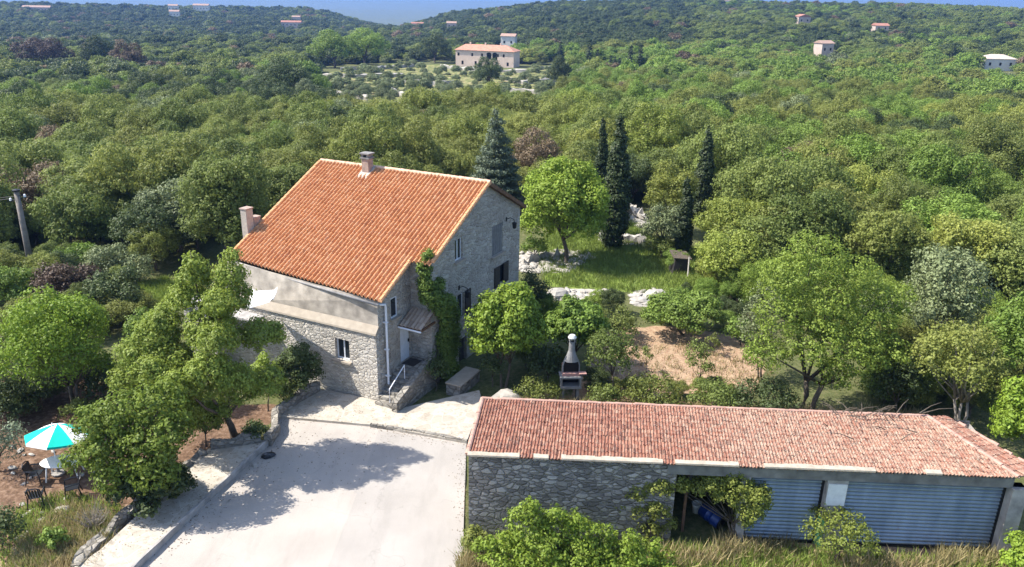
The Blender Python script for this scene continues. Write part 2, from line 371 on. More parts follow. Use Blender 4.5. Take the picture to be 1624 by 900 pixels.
def crown_points(lobes, clr, dens, leaves_per, inner=.25, low=-.45):
    """lobes: list of (centre, (rx,ry,rz)); clusters of leaves over every lobe, some inside it"""
    Ps = []; Ns = []
    C = np.array([l[0] for l in lobes], float); R = np.array([l[1] for l in lobes], float)
    for i in range(len(lobes)):
        c, r = C[i], R[i]; area = 4*pi*((r[0]*r[1])**1.6/3+(r[0]*r[2])**1.6/3+(r[1]*r[2])**1.6/3)**(1/1.6)
        m = max(6, int(area/(clr*clr)*dens)); d = rng.normal(size=(int(m*1.4)+4, 3)); d /= np.linalg.norm(d, axis=1)[:, None]
        d = d[d[:, 2] > low][:m]
        k = .80+.24*rng.random(len(d)); q = rng.random(len(d)) < inner; k[q] = .35+.4*rng.random(q.sum())
        cc = c+d*r*k[:, None]
        keep = np.ones(len(cc), bool)
        for j in range(len(lobes)):
            if j != i: keep &= (((cc-C[j])/R[j])**2).sum(1) > .5
        cc = cc[keep]; d = d[keep]
        if not len(cc): continue
        L = leaves_per; o = rng.normal(size=(len(cc), L, 3)); o /= np.linalg.norm(o, axis=2)[:, :, None]+1e-9
        rad = clr*(.7+.6*rng.random((len(cc), 1, 1)))*rng.random((len(cc), L, 1))**.45
        P = cc[:, None, :]+o*rad*np.array([1, 1, .75])
        N = d[:, None, :]*.38+o*.75+np.array([0, 0, .2])+rng.normal(size=o.shape)*.27
        Ps.append(P.reshape(-1, 3)); Ns.append(N.reshape(-1, 3))
    P = np.concatenate(Ps); N = np.concatenate(Ns); N /= np.linalg.norm(N, axis=1)[:, None]+1e-9
    return P, N

def auto_lobes(a, b, zc, n, rf=.5, spread=.62, seed=0):
    """n lobes filling an ellipsoid of half-width a and half-height b centred at height zc"""
    g = np.random.default_rng(seed); L = [((0, 0, zc+b*.1), (a*rf*1.25, a*rf*1.25, b*rf*1.35))]
    for i in range(n):
        ph = i*2.399+g.random()*.8; u = -0.55+1.5*(i+.5)/n+g.normal()*.08; u = max(-.8, min(.95, u)); s = sqrt(max(0, 1-u*u))
        k = spread*(.85+.35*g.random()); rr = rf*(.72+.5*g.random())
        L.append(((cos(ph)*s*a*k, sin(ph)*s*a*k, zc+u*b*k), (a*rr, a*rr, b*rr*(.85+.3*g.random()))))
    return L

def trunk_mesh(base, lobes, r0, mat, name='trunk', nstem=1, fork=.4, ntip=7, mbs=None):
    mb = mbs or MB(); g = np.random.default_rng(int(abs(lobes[0][0][0]*371+lobes[0][0][2]*117+len(lobes)*13))+5)
    base = np.array(base, float); C = [np.array(l[0], float) for l in lobes]; top = np.mean(C, axis=0)
    zt = min(c[2] for c in C)
    for s in range(nstem):
        off = np.array([cos(s*2.4), sin(s*2.4), 0])*r0*1.6*(nstem > 1)
        b0 = base+off-np.array([0, 0, .1]); f = base+(top-base)*fork+off*2+np.append(g.normal(size=2)*r0, 0)
        mid = (b0+f)/2+np.append(g.normal(size=2)*r0*.8, 0)
        mb.tube([b0, b0+(mid-b0)*.15, mid, f], [r0*1.35, r0, r0*.85, r0*.72], 9)
        for c in [C[i] for i in g.permutation(len(C))[:ntip]]:
            m = f+(c-f)*.5+g.normal(size=3)*np.array([.2, .2, .1])*np.linalg.norm(c-f)*.4
            mb.tube([f-(f-mid)*.1, m, c, c+(c-m)*.35], [r0*.55, r0*.32, r0*.16, r0*.05], 6)
    return mb

def box_geom(x0, y0, x1, y1, by):
    """crown centre, half width and half height of a tree whose crown fills this picture box and whose foot is at row by"""
    xc = (x0+x1)/2; base = hit(xc, by); c = atd(xc, (y0+y1)/2, base[1]); dp = depth(c)
    a = (x1-x0)/2*dp/FPX; h = (y1-y0)/2*dp/FPX
    th = atan2(CAM_H-c[2], hypot(c[0], c[1])); b2 = h*h-(a*sin(th))**2
    b = sqrt(b2)/cos(th) if b2 > (h*.55)**2 else h*.75
    return base, c, a, b

def plant(name, label, cat, boxpx, by, leaf, ls=.13, clr=.34, nl=9, dens=.9, lp=16, r0=None, nstem=1, group=None, rf=.40, bark='bark', lobes=None, low=-.45, inner=.25, base=None, shrub=False, fork=.4, spread=.74, basex=None):
    b, c, a, h = box_geom(*boxpx, by)
    if basex is not None: b = hit(basex, by)
    seed = int(boxpx[0]*3+boxpx[1]*7)
    if lobes is None:
        lz = auto_lobes(a, h, c[2]-b[2], int(nl*1.4), rf, spread, seed)
        ex = max(hypot(p[0], p[1])+r[0]*.95 for p, r in lz); kx = a/ex; zc_ = c[2]-b[2]; ez = max(abs(p[2]-zc_)+r[2]*.9 for p, r in lz); kz = h/ez
        lz = [((p[0]*kx, p[1]*kx, zc_+(p[2]-zc_)*kz), (r[0]*max(kx, .85), r[1]*max(kx, .85), r[2]*max(kz, .85))) for p, r in lz]
        lz = [((p[0]+c[0]-b[0], p[1]+c[1]-b[1], max(p[2], r[2]*.55)), r) for p, r in lz]
    else:
        lz = []
        for (px, py, dy, rp) in lobes:
            q = atd(px, py, b[1]+dy); r = rp*depth(q)/FPX; lz.append(((q[0]-b[0], q[1]-b[1], max(q[2]-b[2], r*.4)), (r, r, r*.85)))
    root = thing(name, label, cat, b, 0, group)
    P, N = crown_points(lz, clr, dens, lp, inner, low); k = P[:, 2] > .02; P = P[k]; N = N[k]
    me = leaf_mesh('crown' if not shrub else 'foliage', P, N, ls, LEAF[leaf]); o = bpy.data.objects.new(me.name.split('.')[0], me); COL.objects.link(o); o.parent = root
    r0 = r0 or max(.035, a*.045)
    trunk_mesh((0, 0, 0), lz, r0, None, nstem=nstem, fork=fork).obj('trunk' if not shrub else 'stems', M[bark], root, True)
    return root

# ------------------------------------------------------------ terrain: one sheet to the horizon
def inside(px, py, poly):
    x = np.asarray(px); y = np.asarray(py); r = np.zeros(x.shape, bool); n = len(poly)
    for i in range(n):
        x1, y1 = poly[i][:2]; x2, y2 = poly[(i+1) % n][:2]
        if y1 == y2: continue
        c = ((y1 > y) != (y2 > y)) & (x < (x2-x1)*(y-y1)/(y2-y1)+x1); r ^= c
    return r
def gp(pts): return [tuple(hit(*p)[:2]) for p in pts]
def gp0(pts): return [tuple(at(*p)[:2]) for p in pts]
def grow(a0, a1, step, far, k):
    L = list(np.arange(a0, a1+step/2, step)); s = step; v = a1
    while v < far: s *= k; v += s; L.append(v)
    s = step; v = a0; F_ = []
    while v > -far: s *= k; v -= s; F_.append(v)
    return np.array(F_[::-1]+L)
gx = grow(-42, 42, .35, 16000, 1.09); gy = grow(17, 75, .35, 16000, 1.07)
GX, GY = np.meshgrid(gx, gy); GZ = TZ(GX, GY)
ZP = {  # zones on the ground
 'soil': [gp0([(-200, 560), (60, 600), (130, 600), (330, 640), (445, 640), (432, 665), (345, 715), (205, 820), (120, 900), (60, 1050), (-300, 1100)]),
          gp0([(760, 640), (1000, 600), (1100, 640), (1500, 660), (1500, 700), (760, 690)])],
 'grass': [gp0([(850, 395), (905, 330), (1000, 335), (1040, 380), (1130, 400), (1165, 452), (1100, 470), (990, 462), (865, 452)]),
           gp0([(185, 455), (262, 440), (310, 455), (300, 480), (215, 490)]),
           gp0([(720, 905), (760, 845), (1100, 870), (1624, 880), (1900, 900), (1900, 1300), (720, 1300)]),
           gp([(498, 118), (640, 98), (700, 105), (900, 108), (930, 150), (860, 172), (780, 160), (700, 175), (650, 195), (600, 190), (500, 165)])],
 'straw': [gp0([(950, 522), (1060, 515), (1160, 530), (1205, 560), (1215, 600), (1180, 625), (1080, 622), (960, 640), (880, 650), (860, 620), (930, 590)]),
            gp0([(1140, 850), (1700, 880), (1700, 1000), (1100, 960)]), gp0([(20, 860), (120, 800), (200, 830), (140, 920), (-50, 960)])],
 'rock': [gp0([(822, 400), (900, 395), (945, 405), (900, 432), (825, 430)]), gp0([(868, 456), (960, 458), (965, 472), (880, 476)]), gp0([(1003, 458), (1060, 458), (1062, 482), (1000, 486)]),
          gp0([(985, 325), (1010, 330), (1040, 352), (1015, 358)]), gp0([(950, 372), (1060, 388), (1060, 396), (950, 382)])],
}
def zone(nm, x, y):
    m = np.zeros(np.shape(x), bool)
    for p in ZP[nm]: m |= inside(x, y, p)
    return m
drive_poly = gp0([(440, 660), (588, 675), (740, 702), (739, 720), (735, 845), (733, 905), (728, 1300), (-60, 1300), (130, 1000), (235, 888), (425, 705)])
patio_poly = gp0([(500, 618), (606, 640), (640, 650), (760, 622), (765, 640), (740, 704), (588, 677), (436, 663), (470, 640)])
path_poly = gp0([(332, 718), (425, 703), (232, 890), (110, 1010), (-20, 1000), (160, 880)])
pav = inside(GX, GY, drive_poly) | inside(GX, GY, patio_poly) | inside(GX, GY, path_poly)
near = np.clip((75-np.hypot(GX, GY))/10, 0, 1)
GZ = GZ + near*(vnoise(GX, GY, 1.4, 9)*.10-.12)*(~pav) - pav*.05
ny, nx = GX.shape
me = bpy.data.meshes.new('ground'); me.vertices.add(nx*ny)
me.vertices.foreach_set('co', np.stack([GX, GY, GZ], -1).reshape(-1).astype(np.float32))
idx = np.arange(nx*ny).reshape(ny, nx); q = np.stack([idx[:-1, :-1], idx[:-1, 1:], idx[1:, 1:], idx[1:, :-1]], -1).reshape(-1, 4)
me.loops.add(q.size); me.loops.foreach_set('vertex_index', q.ravel().astype(np.int32))
me.polygons.add(len(q)); me.polygons.foreach_set('loop_start', np.arange(0, q.size, 4, dtype=np.int32)); me.update(calc_edges=True)
me.polygons.foreach_set('use_smooth', np.ones(len(q), bool))
def blur(a, n=1):
    a = a.astype(float)
    for _ in range(n):
        p = np.pad(a, 1, mode='edge'); a = (p[1:-1, 1:-1]*2+p[:-2, 1:-1]+p[2:, 1:-1]+p[1:-1, :-2]+p[1:-1, 2:])/6
    return a
zol = inside(GX, GY, ZP['grass'][3]); za = np.ones((ny, nx, 4)); za[..., 0] = blur(zone('soil', GX, GY), 2); za[..., 1] = blur(zone('grass', GX, GY), 2); za[..., 2] = blur(zone('straw', GX, GY), 2); za[..., 2][zol] = .44; za[..., 1][zol] = .50
at_ = me.color_attributes.new('zones', 'FLOAT_COLOR', 'POINT'); at_.data.foreach_set('color', za.reshape(-1).astype(np.float32))
ra = me.attributes.new('rock', 'FLOAT', 'POINT'); ra.data.foreach_set('value', blur(zone('rock', GX, GY), 1).reshape(-1).astype(np.float32))
me.materials.append(M['terrain']); g_ = bpy.data.objects.new('ground', me); COL.objects.link(g_); struct(g_)

def sheet(name, poly, z, mat, thick=0.0, uneven=0):
    """flat paved sheet, with a skirt when thick"""
    V = [(x, y, z) for x, y in poly]; n = len(V); F_ = [tuple(range(n))]
    if thick:
        V += [(x, y, z-thick) for x, y in poly]; F_ += [(i, i+n, (i+1) % n+n, (i+1) % n) for i in range(n)]
    mb = MB().add(V, F_); o = mb.obj(name, mat); return struct(o)
def ccw(p):
    a = sum(p[i][0]*p[(i+1) % len(p)][1]-p[(i+1) % len(p)][0]*p[i][1] for i in range(len(p))); return p if a > 0 else p[::-1]
sheet('driveway', ccw(drive_poly), -.004, M['drive'])
sheet('driveway_patch', ccw(gp0([(600, 683), (738, 706), (734, 900), (728, 1290), (400, 1290), (520, 900), (575, 760)])), .002, M['drive_grey'])
sheet('patio', ccw(patio_poly), .11, M['paving'], .15)
sheet('path', ccw(path_poly), .20, M['paving'], .25)

# ------------------------------------------------------------ low walls, kerbs, rubble
def wall_line(name, pts, w, h, mat, label, cat='wall', z0=0.0, seed=1, step=.35, rough=.05, lean=0, group=None):
    """a rough masonry line following points (x,y)"""
    g = np.random.default_rng(seed); P = [np.array(p[:2], float) for p in pts]; Q = []
    for a, b in zip(P[:-1], P[1:]):
        n = max(1, int(np.linalg.norm(b-a)/step))
        for i in range(n): Q.append(a+(b-a)*i/n)
    Q.append(P[-1]); mb = MB(); V = []; n = len(Q)
    for i, q_ in enumerate(Q):
        d = Q[min(i+1, n-1)]-Q[max(i-1, 0)]; d /= np.linalg.norm(d)+1e-9; s = np.array([-d[1], d[0]])
        hh = (h if not callable(h) else h(i/(n-1)))
        zz = z0 if not callable(z0) else z0(q_)
        for k, (u, v) in enumerate(((-.5, -.1), (-.5, .8), (-.38, 1), (.38, 1), (.5, .8), (.5, -.1))):
            p = q_+s*u*w+g.normal(size=2)*rough*.5; V.append((p[0], p[1], zz+v*hh+(g.normal()*rough if v > .5 else 0)))
    F_ = [(i*6+k, i*6+(k+1), (i+1)*6+(k+1), (i+1)*6+k) for i in range(n-1) for k in range(5)]
    F_ += [(0, 1, 2, 3, 4, 5)[::-1], tuple((n-1)*6+k for k in range(6))]
    o = mb.add(V, [f[::-1] for f in F_]).obj(name, mat); tag(o, label, cat, group); return o
wall_line('kerb_wall', gp0([(120, 1000), (232, 889), (330, 795), (425, 706)]), .13, .28, M['concrete'], 'thin raised stone edging between the pale path and the driveway', 'kerb', seed=3, rough=.015)
wall_line('low_stone_wall', gp0([(425, 708), (438, 690), (438, 664), (472, 640), (505, 622)]), .34, .55, M['low_stone'], 'low stone wall curving from the path head towards the house corner', seed=4)
wall_line('low_stone_wall', gp0([(336, 716), (372, 711), (414, 704)]), .42, .5, M['low_stone'], 'short low stone wall closing the top of the pale path', seed=5)
wall_line('patio_step', gp0([(588, 677), (660, 687), (741, 703)]), .14, .17, M['low_stone'], 'thin stone step along the driveway edge of the sunny patio', 'step', seed=6, rough=.012)
wall_line('garden_edging', gp0([(325, 725), (255, 775), (170, 850), (120, 905)]), .4, .3, M['low_stone'], 'crumbling stone edging between the red soil garden and the path', 'edging', seed=7, rough=.08)
def rock(mb, c, r, g, fl=.6):
    n = 7; V = []; F_ = []; rings = [(-.2, .9), (.35, 1.0), (.75, .65)]
    ph = g.random()*6; sc = (1+.5*g.random(), 1-.3*g.random()); rt = g.random()*3
    for zz, rr in rings:
        for k in range(n):
            a = ph+2*pi*k/n; j = .78+.4*g.random(); x = cos(a)*r*rr*j*sc[0]; y = sin(a)*r*rr*j*sc[1]
            V.append((c[0]+x*cos(rt)-y*sin(rt), c[1]+x*sin(rt)+y*cos(rt), c[2]+zz*r*fl*(.8+.3*g.random())))
    V.append((c[0], c[1], c[2]+r*fl*.9))
    for i in range(2):
        for k in range(n): F_.append((i*n+k, i*n+(k+1) % n, (i+1)*n+(k+1) % n, (i+1)*n+k))
    for k in range(n): F_.append((2*n+k, 2*n+(k+1) % n, 3*n))
    mb.add(V, F_)
g = np.random.default_rng(11)
mb = MB()
def scatter(poly, n, g):
    xs = [p[0] for p in poly]; ys = [p[1] for p in poly]; out = []
    while len(out) < n:
        x = min(xs)+g.random()*(max(xs)-min(xs)); y = min(ys)+g.random()*(max(ys)-min(ys))
        if inside(np.array([x]), np.array([y]), poly)[0]: out.append((x, y))
    return out
for poly, n, r in ((ZP['rock'][0], 150, .28), (ZP['rock'][1], 45, .2), (ZP['rock'][2], 30, .22), (ZP['rock'][3], 60, .4), (ZP['rock'][4], 100, .22)):
    for x, y in scatter(poly, n, g): rock(mb, (x, y, float(TZ(x, y))-.05), r*(.4+g.random()), g)
for pts, n, w in (([(345, 716), (250, 782), (160, 860)], 60, .5), ([(765, 650), (900, 655), (1100, 660)], 50, 1.5), ([(20, 740), (110, 690), (60, 850), (150, 830)], 50, 2.0)):
    L = gp0(pts)
    for _ in range(n):
        i = g.integers(len(L)-1); f = g.random(); x = L[i][0]+(L[i+1][0]-L[i][0])*f+g.normal()*w*.4; y = L[i][1]+(L[i+1][1]-L[i][1])*f+g.normal()*w*.4
        if not inside(np.array([x]), np.array([y]), path_poly)[0]: rock(mb, (x, y, -.03), .06+.12*g.random(), g)
tag(mb.obj('limestone_rubble', M['limestone']), 'loose pale limestone rubble strewn over the ground', 'rubble', kind='stuff')
for px, py, r, lb in ((1040, 470, .75, 'largest pale limestone boulder at the edge of the grassy clearing'), (1015, 478, .5, 'smaller pale boulder just left of the largest one by the clearing'),
                      (805, 634, .55, 'pale conical stone standing behind the garage ridge near the lime green tree'), (945, 612, .35, 'pale stone block on the ground right of the barbecue'),
                      (404, 739, .16, 'small white stone lying beside the driveway edging'), (100, 810, .3, 'pale rock in the red soil garden near the black chair'), (884, 468, .8, 'broad flat pale rock at the left end of the clearing edge')):
    p = hit(px, py); m_ = MB(); rock(m_, (0, 0, -.02), r, g, 1.0 if 'conical' in lb else .7); o = m_.obj('boulder', M['limestone']); o.location = tuple(p); tag(o, lb, 'rock')

# ------------------------------------------------------------ tiled roof surface
def tile_roof(P, ncol, nrow, start=None, amp=.055, step=.03, kind='canal', thick=.03, jit=.008, seed=2, mat=None, wear=None):
    """P(u,v)->3D point, u along the ridge, v from eave (0) to ridge (1); returns a mesh of overlapping tile courses"""
    g = np.random.default_rng(seed)
    prof = [(0, 0), (.10, .55), (.25, .93), (.38, .93), (.53, .55), (.63, 0), (.72, -.25), (.90, -.25), (1, 0)] if kind == 'canal' else [(0, .0), (.12, .9), (.3, 1), (.42, .1), (.55, -.1), (.72, .35), (.86, -.05), (1, 0)]
    V = []; F_ = []; UV = []; Wr = []
    A = np.array(P(.5, .5)); nrm = np.cross(np.array(P(.51, .5))-A, np.array(P(.5, .51))-A); nrm /= np.linalg.norm(nrm)
    if nrm[2] < 0: nrm = -nrm
    for c in range(ncol):
        v0 = 0 if start is None else start((c+.5)/ncol)
        r0 = int(round(v0*nrow)); 
        for r in range(r0, nrow):
            j = g.normal()*jit; k = g.normal()*jit*.5; dz = g.normal()*jit*.7
            base = len(V)
            for e, (vv, lift) in enumerate(((r+0, step), (r+1.06, 0.0))):
                for u, h in prof:
                    p = np.array(P((c+u)/ncol+k/20, min(1.0, max(0, (vv+j)/nrow))))+nrm*(h*amp+lift+dz); V.append(tuple(p))
            m = len(prof)
            for i in range(m-1): F_.append((base+i, base+i+1, base+m+i+1, base+m+i)); UV.append(((c+.5), (r+.5)))
            b2 = len(V)
            for i, (u, h) in enumerate(prof):   # front lip of each tile
                p = np.array(V[base+i])-nrm*(step+thick); V.append(tuple(p))
            for i in range(m-1): F_.append((b2+i, b2+i+1, base+i+1, base+i)); UV.append(((c+.5), (r+.5)))
    me = bpy.data.meshes.new('tiles'); me.from_pydata(V, [], F_); me.materials.append(mat)
    uvl = me.uv_layers.new(name='UVMap'); a = np.repeat(np.array(UV), 4, axis=0); uvl.data.foreach_set('uv', a.reshape(-1).astype(np.float32))
    if wear:
        w = me.attributes.new('wear', 'FLOAT', 'POINT'); w.data.foreach_set('value', np.array([wear(p) for p in V], dtype=np.float32))
    me.update(); return me
def link(me, name, parent): o = bpy.data.objects.new(name, me); COL.objects.link(o); o.parent = parent; return o

# a wall made as a sheet of cells with real openings; u along, z up, local frame mapped by fn(u, z, depth)
def facade(fn, U0, U1, top, openings, z0=-.2, reveal=.22, zextra=()):
    us = sorted({U0, U1, *[o[0] for o in openings], *[o[1] for o in openings], *[u for u, _ in top]})
    us = [u for u in us if U0-1e-6 <= u <= U1+1e-6]
    zs = sorted({z0, *[o[2] for o in openings], *[o[3] for o in openings], *zextra, 99})
    tu = [t[0] for t in top]; tz = [t[1] for t in top]; T = lambda u: float(np.interp(u, tu, tz)); mb = MB()
    for a, b in zip(us[:-1], us[1:]):
        for c, d in zip(zs[:-1], zs[1:]):
            um = (a+b)/2; zm = (c+min(d, 50))/2 if d < 99 else c+.01
            if any(o[0] < um < o[1] and o[2] < (c+d)/2 < o[3] for o in openings): continue
            if c >= max(T(a), T(b)): continue
            mb.add([fn(a, min(c, T(a)), 0), fn(b, min(c, T(b)), 0), fn(b, min(d, T(b)), 0), fn(a, min(d, T(a)), 0)], [(0, 1, 2, 3)])
    for a, b, c, d in [o[:4] for o in openings]:
        for (p, q_) in (((a, c), (b, c)), ((b, c), (b, d)), ((b, d), (a, d)), ((a, d), (a, c))):
            mb.add([fn(p[0], p[1], 0), fn(q_[0], q_[1], 0), fn(q_[0], q_[1], reveal), fn(p[0], p[1], reveal)], [(0, 1, 2, 3)])
        mb.add([fn(a, c, reveal+.25), fn(b, c, reveal+.25), fn(b, d, reveal+.25), fn(a, d, reveal+.25)], [(0, 1, 2, 3)])
    return mb

# ------------------------------------------------------------ the house; local x = out of the gable, local y = along the gable
HC = at(605, 637); HA = radians(26)
house = thing('stone_house', 'large rubble stone house with an orange canal tiled roof beside the driveway', 'house', (HC[0], HC[1], 0), -HA)
def wl(x, y, z): return (HC[0]+x*cos(HA)+y*sin(HA), HC[1]-x*sin(HA)+y*cos(HA), z)
RS = .478
def rz(t): return 5.28+RS*t if t < 8.45 else 5.28+RS*8.45-(t-8.45)*.50
XL = -9.6; JX = 1.2; TB = 12.7; TR = 8.45
# front wall (lower rubble, proud by 0.22 m) and rendered upper band
f = lambda u, z, d: (u, -.22+d, z)
mb = facade(f, XL, 0, [(XL, 3.6), (0, 3.6)], [(-2.45, -1.6, 1.85, 2.95)], reveal=.3)
mb.add([(0, -.22, -.2), (0, 0, -.2), (0, 0, 3.6), (0, -.22, 3.6)], [(0, 1, 2, 3)])
mb.obj('front_wall', M['house_stone'], house)
up = MB(); up.add([(XL, .0, 3.5), (0, .0, 3.5), (0, .0, 5.26), (XL, .35, 5.6)], [(0, 1, 2, 3)])
up.obj('rendered_upper_wall', M['render'], house)
cp = MB(); cp.hexa([(XL, -.29, 3.58), (.03, -.29, 3.58), (XL, .02, 3.62), (.03, .02, 3.62), (XL, -.27, 3.66), (.03, -.27, 3.66), (XL, .0, 3.98), (.03, .0, 3.98)])
cp.obj('ledge', M['coping'], house)
# side wall of the narrower front part (door and small window), then the jog, then the long gable wall
f = lambda u, z, d: (-d, u, z)
openings = [(1.75, 2.62, 1.3, 3.3), (1.05, 1.62, 3.95, 5.0)]
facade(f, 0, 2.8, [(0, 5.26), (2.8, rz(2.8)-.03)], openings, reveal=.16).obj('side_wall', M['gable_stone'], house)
MB().add([(0, 2.8, -.2), (JX, 2.8, -.2), (JX, 2.8, rz(2.8)-.03), (0, 2.8, rz(2.8)-.03)], [(0, 1, 2, 3)]).obj('porch_side_wall', M['gable_stone'], house)
f = lambda u, z, d: (JX-d, u, z)
W1 = (4.95, 6.05, 2.60, 3.95); W2 = (5.12, 5.9, 5.85, 7.02); W3 = (9.15, 10.45, 4.98, 6.7); W4 = (9.55, 10.95, 3.05, 4.2); W5 = (5.45, 6.2, -.1, 1.15)
W5 = (5.45, 6.3, -.15, 1.35)
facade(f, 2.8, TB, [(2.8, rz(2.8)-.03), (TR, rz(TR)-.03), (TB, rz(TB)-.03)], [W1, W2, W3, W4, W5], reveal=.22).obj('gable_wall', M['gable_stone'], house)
# left gable and back wall
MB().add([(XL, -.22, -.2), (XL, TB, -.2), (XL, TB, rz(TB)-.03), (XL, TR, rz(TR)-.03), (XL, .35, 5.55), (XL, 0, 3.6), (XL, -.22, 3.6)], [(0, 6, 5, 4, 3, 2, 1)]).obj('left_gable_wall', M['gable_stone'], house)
MB().add([(XL, TB, -.2), (JX, TB, -.2), (JX, TB, rz(TB)-.03), (XL, TB, rz(TB)-.03)], [(1, 0, 3, 2)]).obj('back_wall', M['gable_stone'], house)
# roof
eL = np.array([XL-.18, .62, 0]); eR = np.array([JX+.2, -.30, 0])
def RP(u, v):
    x = (XL-.18)+(JX+.2-XL+.18)*u; t0 = .62+(-.12-.62)*min(1, u*1.12); t = t0+(TR-t0)*v; return (x, t, rz(t)+.05+.05*float(vnoise(x, t, 2.3, 5)))
def RPs(u):
    x = (XL-.18)+(JX+.2-XL+.18)*u; return 0 if x < .22 else (2.62/8.5)
roof = link(tile_roof(RP, 46, 27, RPs, amp=.11, step=.035, mat=M['tile_orange'], jit=.012), 'roof', house)
def RB(u, v):
    x = (XL-.18)+(JX+.2-XL+.18)*u; t = TB+.3+(TR-TB-.3)*v; return (x, t, 5.28+RS*8.45-(t-8.45)*.5+.06)
link(tile_roof(RB, 50, 14, None, amp=.07, step=.035, mat=M['tile_orange'], seed=5), 'back_roof', house)
u_ = MB()   # underlay closing the roof underside
u_.add([(XL-.15, .66, rz(.66)-.0), (.18, -.06, rz(-.06)), (.18, TR, rz(TR)), (XL-.15, TR, rz(TR))], [(0, 1, 2, 3)])
u_.add([(.18, 2.66, rz(2.66)), (JX+.17, 2.66, rz(2.66)), (JX+.17, TR, rz(TR)), (.18, TR, rz(TR))], [(0, 1, 2, 3)])
u_.add([(XL-.15, TR, rz(TR)), (JX+.17, TR, rz(TR)), (JX+.17, TB+.25, rz(TB+.25)), (XL-.15, TB+.25, rz(TB+.25))], [(0, 1, 2, 3)])
u_.obj('roof_underlay', M['brown_wood'], house)
rc = MB()
n = 30
for i in range(n):
    a = XL-.2+(JX+.42-XL)*i/n; b = a+(JX+.42-XL)/n+.04; w = .13+.01*(i % 2)
    pr = [(cos(q)*w, sin(q)*w*.8) for q in np.linspace(-.25, pi+.25, 7)]
    V = [(a, TR+y, rz(TR)+.09+z) for y, z in pr]+[(b, TR+y*.88, rz(TR)+.075+z) for y, z in pr]
    rc.add(V, [(k, k+1, k+8, k+7) for k in range(6)]+[tuple(range(6, -1, -1))])
rc.obj('ridge_tiles', m_plain('ridge_tiles', (.56, .36, .25), .9, .3, 3), house)
vt = MB()   # verge tiles along the right edges
for xx, t0, t1 in ((.24, -.12, 2.62), (JX+.2, 2.62, TR), (XL-.2, .62, TR)):
    k = int((t1-t0)/.32); vt = MB()
    for i in range(k):
        a = t0+(t1-t0)*i/k; b = a+(t1-t0)/k+.05; w = .12
        pr = [(cos(q)*w, sin(q)*w) for q in np.linspace(-.5, pi+.3, 6)]
        V = [(xx+x, a, rz(a)+.08+z+.02) for x, z in pr]+[(xx+x*.85, b, rz(b)+.065+z) for x, z in pr]
        vt.add(V, [(j, j+6, j+7, j+1) for j in range(5)]+[tuple(range(6))])
    vt.obj('verge_tiles', M['tile_orange'], house)
vb = MB()   # dark verge on the far slope
vb.hexa([(JX-.0, TR, rz(TR)-.12), (JX+.26, TR, rz(TR)-.12), (JX-.0, TB+.3, rz(TB+.3)-.12), (JX+.26, TB+.3, rz(TB+.3)-.12), (JX-.0, TR, rz(TR)+.1), (JX+.26, TR, rz(TR)+.1), (JX-.0, TB+.3, rz(TB+.3)+.1), (JX+.26, TB+.3, rz(TB+.3)+.1)])
vb.obj('verge_board', M['brown_wood'], house)
gt = MB()
gt.tube([(XL-.2, .50, 5.52), (XL/2, .2, 5.30), (.22, -.2, 5.14)], .07, 8); gt.obj('gutter', M['concrete'], house, True)
gt = MB(); gt.tube([(.05, -.1, 5.1), (.14, .42, 4.95), (.14, .45, 4.8), (.14, .45, .5)], .055, 8)
for z in (1.2, 2.6, 4.0): gt.box(.0, .38, z, .22, .52, z+.05)
gt.obj('downpipe', M['white_pvc'], house, False)
# windows as parts
def window(fn, o, depth, shutters=(), frame='white_wood', sill=True, mull=1, name='window'):
    a, b, c, d = o; fw = .07
    fr = MB()
    def bx(m, u0, u1, z0, z1, d0, d1):
        V = [fn(u, z, q_) for z in (z0, z1) for q_ in (d0, d1) for u in (u0, u1)]; m.hexa(V)
    e = .003
    bx(fr, a+e, a+fw, c+e, d-e, depth-.06, depth); bx(fr, b-fw, b-e, c+e, d-e, depth-.06, depth)
    bx(fr, a+fw, b-fw, c+e, c+fw, depth-.06, depth); bx(fr, a+fw, b-fw, d-fw, d-e, depth-.06, depth)
    for k in range(mull):
        u = a+(b-a)*(k+1)/(mull+1); bx(fr, u-.035, u+.035, c+fw, d-fw, depth-.055, depth-.002)
    w = fr.obj(name, M[frame], house)
    pn = MB(); bx(pn, a+fw, b-fw, c+fw, d-fw, depth-.03, depth-.02); pn.obj('pane', M['glass'], w)
    if sill: s = MB(); bx(s, a-.12, b+.12, c-.10, c-.004, -.16, depth-.07); s.obj('sill', M['coping'], w)
    for (u0, u1, mt) in shutters:
        s = MB(); bx(s, u0, u1, c-.05, d+.02, -.07, -.02)
        for k in range(7): zz = c+(d-c)*(k+.5)/7; bx(s, u0+.05, u1-.05, zz-.02, zz+.02, -.085, -.07)
        s.obj('shutter', M[mt], w)
    return w
ff = lambda u, z, d: (u, -.22+d, z); fs = lambda u, z, d: (-d, u, z); fg = lambda u, z, d: (JX-d, u, z)
window(ff, (-2.45, -1.6, 1.85, 2.95), .22)
window(fs, (1.05, 1.62, 3.95, 5.0), .1, mull=0)
window(fg, W1, .18, shutters=((W1[0]-.62, W1[0]-.04, 'dark_wood'), (W1[1]+.04, W1[1]+.62, 'dark_wood')))
window(fg, W2, .16, mull=1, frame='white_wood')
window(fg, W3, .12, mull=1, frame='grey_wood', shutters=())
window(fg, W4, .12, mull=0, frame='grey_wood', shutters=((W4[0]-.10, W4[0]+.5, 'dark_wood'), (W4[1]-.4, W4[1]+.22, 'dark_wood')), sill=False)
def dbox(m, fn, u0, u1, z0, z1, d0, d1): m.hexa([fn(u, z, q_) for z in (z0, z1) for q_ in (d0, d1) for u in (u0, u1)])
s = MB(); dbox(s, fg, W3[0]+.04, W3[1]-.04, W3[2]+.04, W3[3]-.04, .02, .06)
